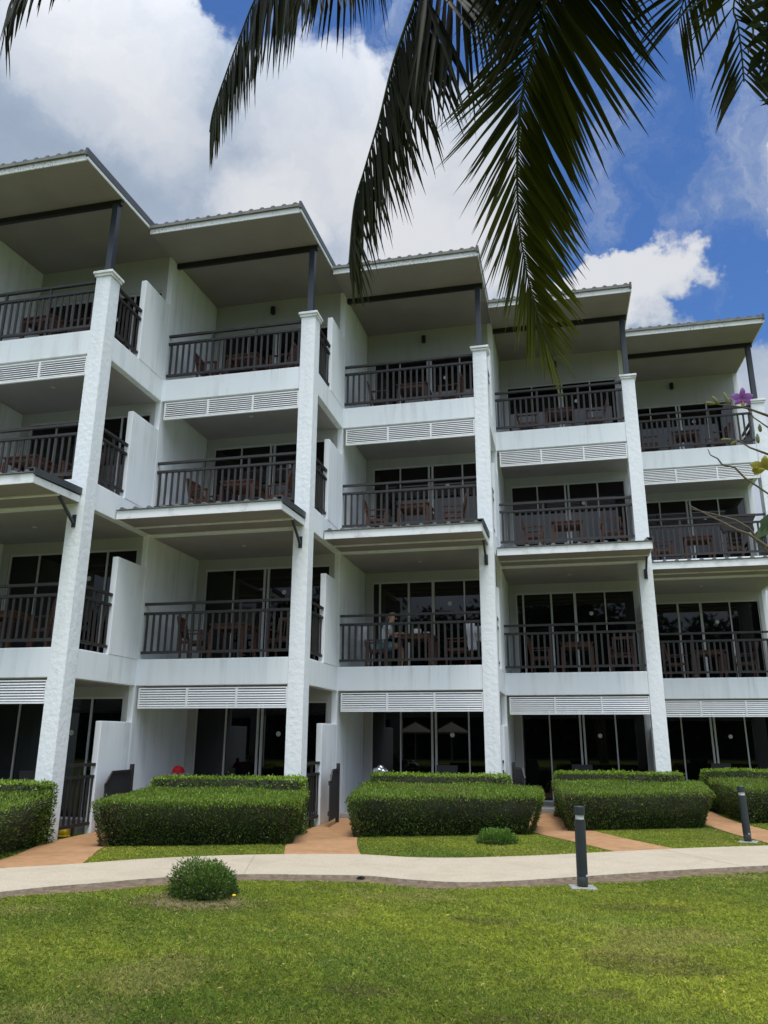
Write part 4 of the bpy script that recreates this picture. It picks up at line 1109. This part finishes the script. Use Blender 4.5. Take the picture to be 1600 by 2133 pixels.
blue = vmax([blob((-.185, .595, .78), 3, 8), blob((-.267, .595, .758), 1.5, 5), blob((-.08, .615, .785), 3, 8), blob((.03, .64, .765), 3, 9), blob((.121, .685, .719), 4, 11), blob((.151, .77, .62), 5, 11.5), blob((.12, .81, .575), 3, 8), blob((.2, .80, .56), 3, 8), blob((.16, .72, .675), 4, 9), blob((.195, .848, .493), 2., 5.5), blob((.227, .765, .60), 3, 7), blob((.215, .712, .668), 3, 8)])
puff = vmax([blob((.125, .843, .522), 1.2, 3.6), blob((.085, .853, .515), 1.8, 4.), blob((.258, .808, .53), 2.4, 4.6), blob((.285, .785, .55), 3, 5.5)])
fine = snoise(WD, 7., 9, .6, 7.)
blue = math_('MULTIPLY', blue, math_('SUBTRACT', 1., puff))
edge = math_('ADD', blue, math_('MULTIPLY', math_('SUBTRACT', fine.outputs[0], .5), -.75))
mr = N('ShaderNodeMapRange', interpolation_type='SMOOTHSTEP'); nt.links.new(edge, mr.inputs[0]); mr.inputs[1].default_value = .28; mr.inputs[2].default_value = .72
clear = mr.outputs[0]
# thin wisps inside the clear part
mpw = N('ShaderNodeMapping'); mpw.inputs['Scale'].default_value = (3., 1.2, 1.1); mpw.inputs['Rotation'].default_value = (0, R(24), 0); nt.links.new(WD, mpw.inputs[0])
wis = N('ShaderNodeTexNoise'); wis.inputs['Scale'].default_value = 4.2; wis.inputs['Detail'].default_value = 9; wis.inputs['Roughness'].default_value = .62; nt.links.new(mpw.outputs[0], wis.inputs['Vector'])
mrw = N('ShaderNodeMapRange', interpolation_type='SMOOTHSTEP'); nt.links.new(wis.outputs[0], mrw.inputs[0]); mrw.inputs[1].default_value = .45; mrw.inputs[2].default_value = .80
clear = math_('MULTIPLY', clear, math_('SUBTRACT', 1., math_('MULTIPLY', mrw.outputs[0], .75)))
# cloud body: grey-blue veils to bright white billows
b1_ = snoise(WD, 2.1, 9, .58, 1.6); b2_ = snoise(WD, 5.5, 9, .6, 12.)
bri = math_('ADD', math_('MULTIPLY', math_('SUBTRACT', b1_.outputs[0], .5), 1.9), math_('MULTIPLY', math_('SUBTRACT', b2_.outputs[0], .5), 1.1))
lit = vmax([blob((-.24, .674, .698), 2, 6.5), blob((-.19, .722, .665), 2, 7.5), blob((-.121, .778, .616), 3, 9), blob((-.413, .556, .721), 3, 9), blob((-.309, .729, .611), 1, 5), blob((.07, .84, .537), 2, 6)])
bri = math_('ADD', bri, math_('MULTIPLY', lit, .50))
bri = math_('ADD', bri, math_('MULTIPLY', puff, .38))
bri = math_('SUBTRACT', bri, math_('MULTIPLY', blob((-.455, .625, .632), 3, 13), .24))
ramp = N('ShaderNodeValToRGB'); nt.links.new(math_('ADD', bri, .41), ramp.inputs[0])
e = ramp.color_ramp.elements
e[0].position = 0.; e[0].color = (.34, .42, .55, 1); e[1].position = 1.; e[1].color = (.86, .88, .93, 1)
q = ramp.color_ramp.elements.new(.35); q.color = (.44, .53, .67, 1)
q = ramp.color_ramp.elements.new(.65); q.color = (.66, .72, .82, 1)
cl = N('ShaderNodeVectorMath', operation='SCALE'); nt.links.new(ramp.outputs[0], cl.inputs[0]); cl.inputs['Scale'].default_value = 8.4
# the overhead veil around the hidden sun is brighter
zen = N('ShaderNodeMapRange', interpolation_type='SMOOTHSTEP')
dz = N('ShaderNodeVectorMath', operation='DOT_PRODUCT'); nt.links.new(DIR, dz.inputs[0])
dz.inputs[1].default_value = (math.sin(SUN_AZ) * math.cos(SUN_EL), math.cos(SUN_AZ) * math.cos(SUN_EL), math.sin(SUN_EL))
nt.links.new(dz.outputs['Value'], zen.inputs[0]); zen.inputs[1].default_value = .30; zen.inputs[2].default_value = 1.; zen.inputs[3].default_value = 1.; zen.inputs[4].default_value = 3.6
cl2 = N('ShaderNodeVectorMath', operation='SCALE'); nt.links.new(cl.outputs[0], cl2.inputs[0]); nt.links.new(zen.outputs[0], cl2.inputs['Scale'])
mix = N('ShaderNodeMix', data_type='RGBA'); nt.links.new(clear, mix.inputs[0]); nt.links.new(cl2.outputs[0], mix.inputs[6])
skt = N('ShaderNodeVectorMath', operation='MULTIPLY'); nt.links.new(sky.outputs[0], skt.inputs[0]); skt.inputs[1].default_value = (.78, 1.12, 1.58)
nt.links.new(skt.outputs[0], mix.inputs[7])
nt.links.new(mix.outputs[2], bg.inputs[0])

sd = bpy.data.lights.new('sun', 'SUN'); sd.energy = 2.5; sd.angle = R(18); sd.color = (1., .96, .9)
so_ = bpy.data.objects.new('sun', sd); COL.objects.link(so_)
so_.rotation_euler = (R(90) - SUN_EL, 0, -SUN_AZ + math.pi)
so_.location = (0, 0, 30)

cam = bpy.data.cameras.new('camera'); co = bpy.data.objects.new('camera', cam); COL.objects.link(co)
cam.sensor_fit = 'HORIZONTAL'; cam.sensor_width = 36; cam.lens = 1613.19 / 1600 * 36; cam.clip_start = .05; cam.clip_end = 2000
co.location = (0, 0, 1.7)
co.rotation_euler = (Matrix.Rotation(R(12.9015), 3, 'Z') @ Matrix.Rotation(R(90 + 16.2776), 3, 'X') @ Matrix.Rotation(R(.2492), 3, 'Z')).to_euler()
SC.camera = co
SC.view_settings.view_transform = 'Standard'; SC.view_settings.look = 'None'; SC.view_settings.exposure = 0.; SC.view_settings.gamma = 1.
SC.cycles.use_denoising = True
SC.cycles.max_bounces = 6; SC.cycles.diffuse_bounces = 4; SC.cycles.transparent_max_bounces = 4
SC.render.film_transparent = False
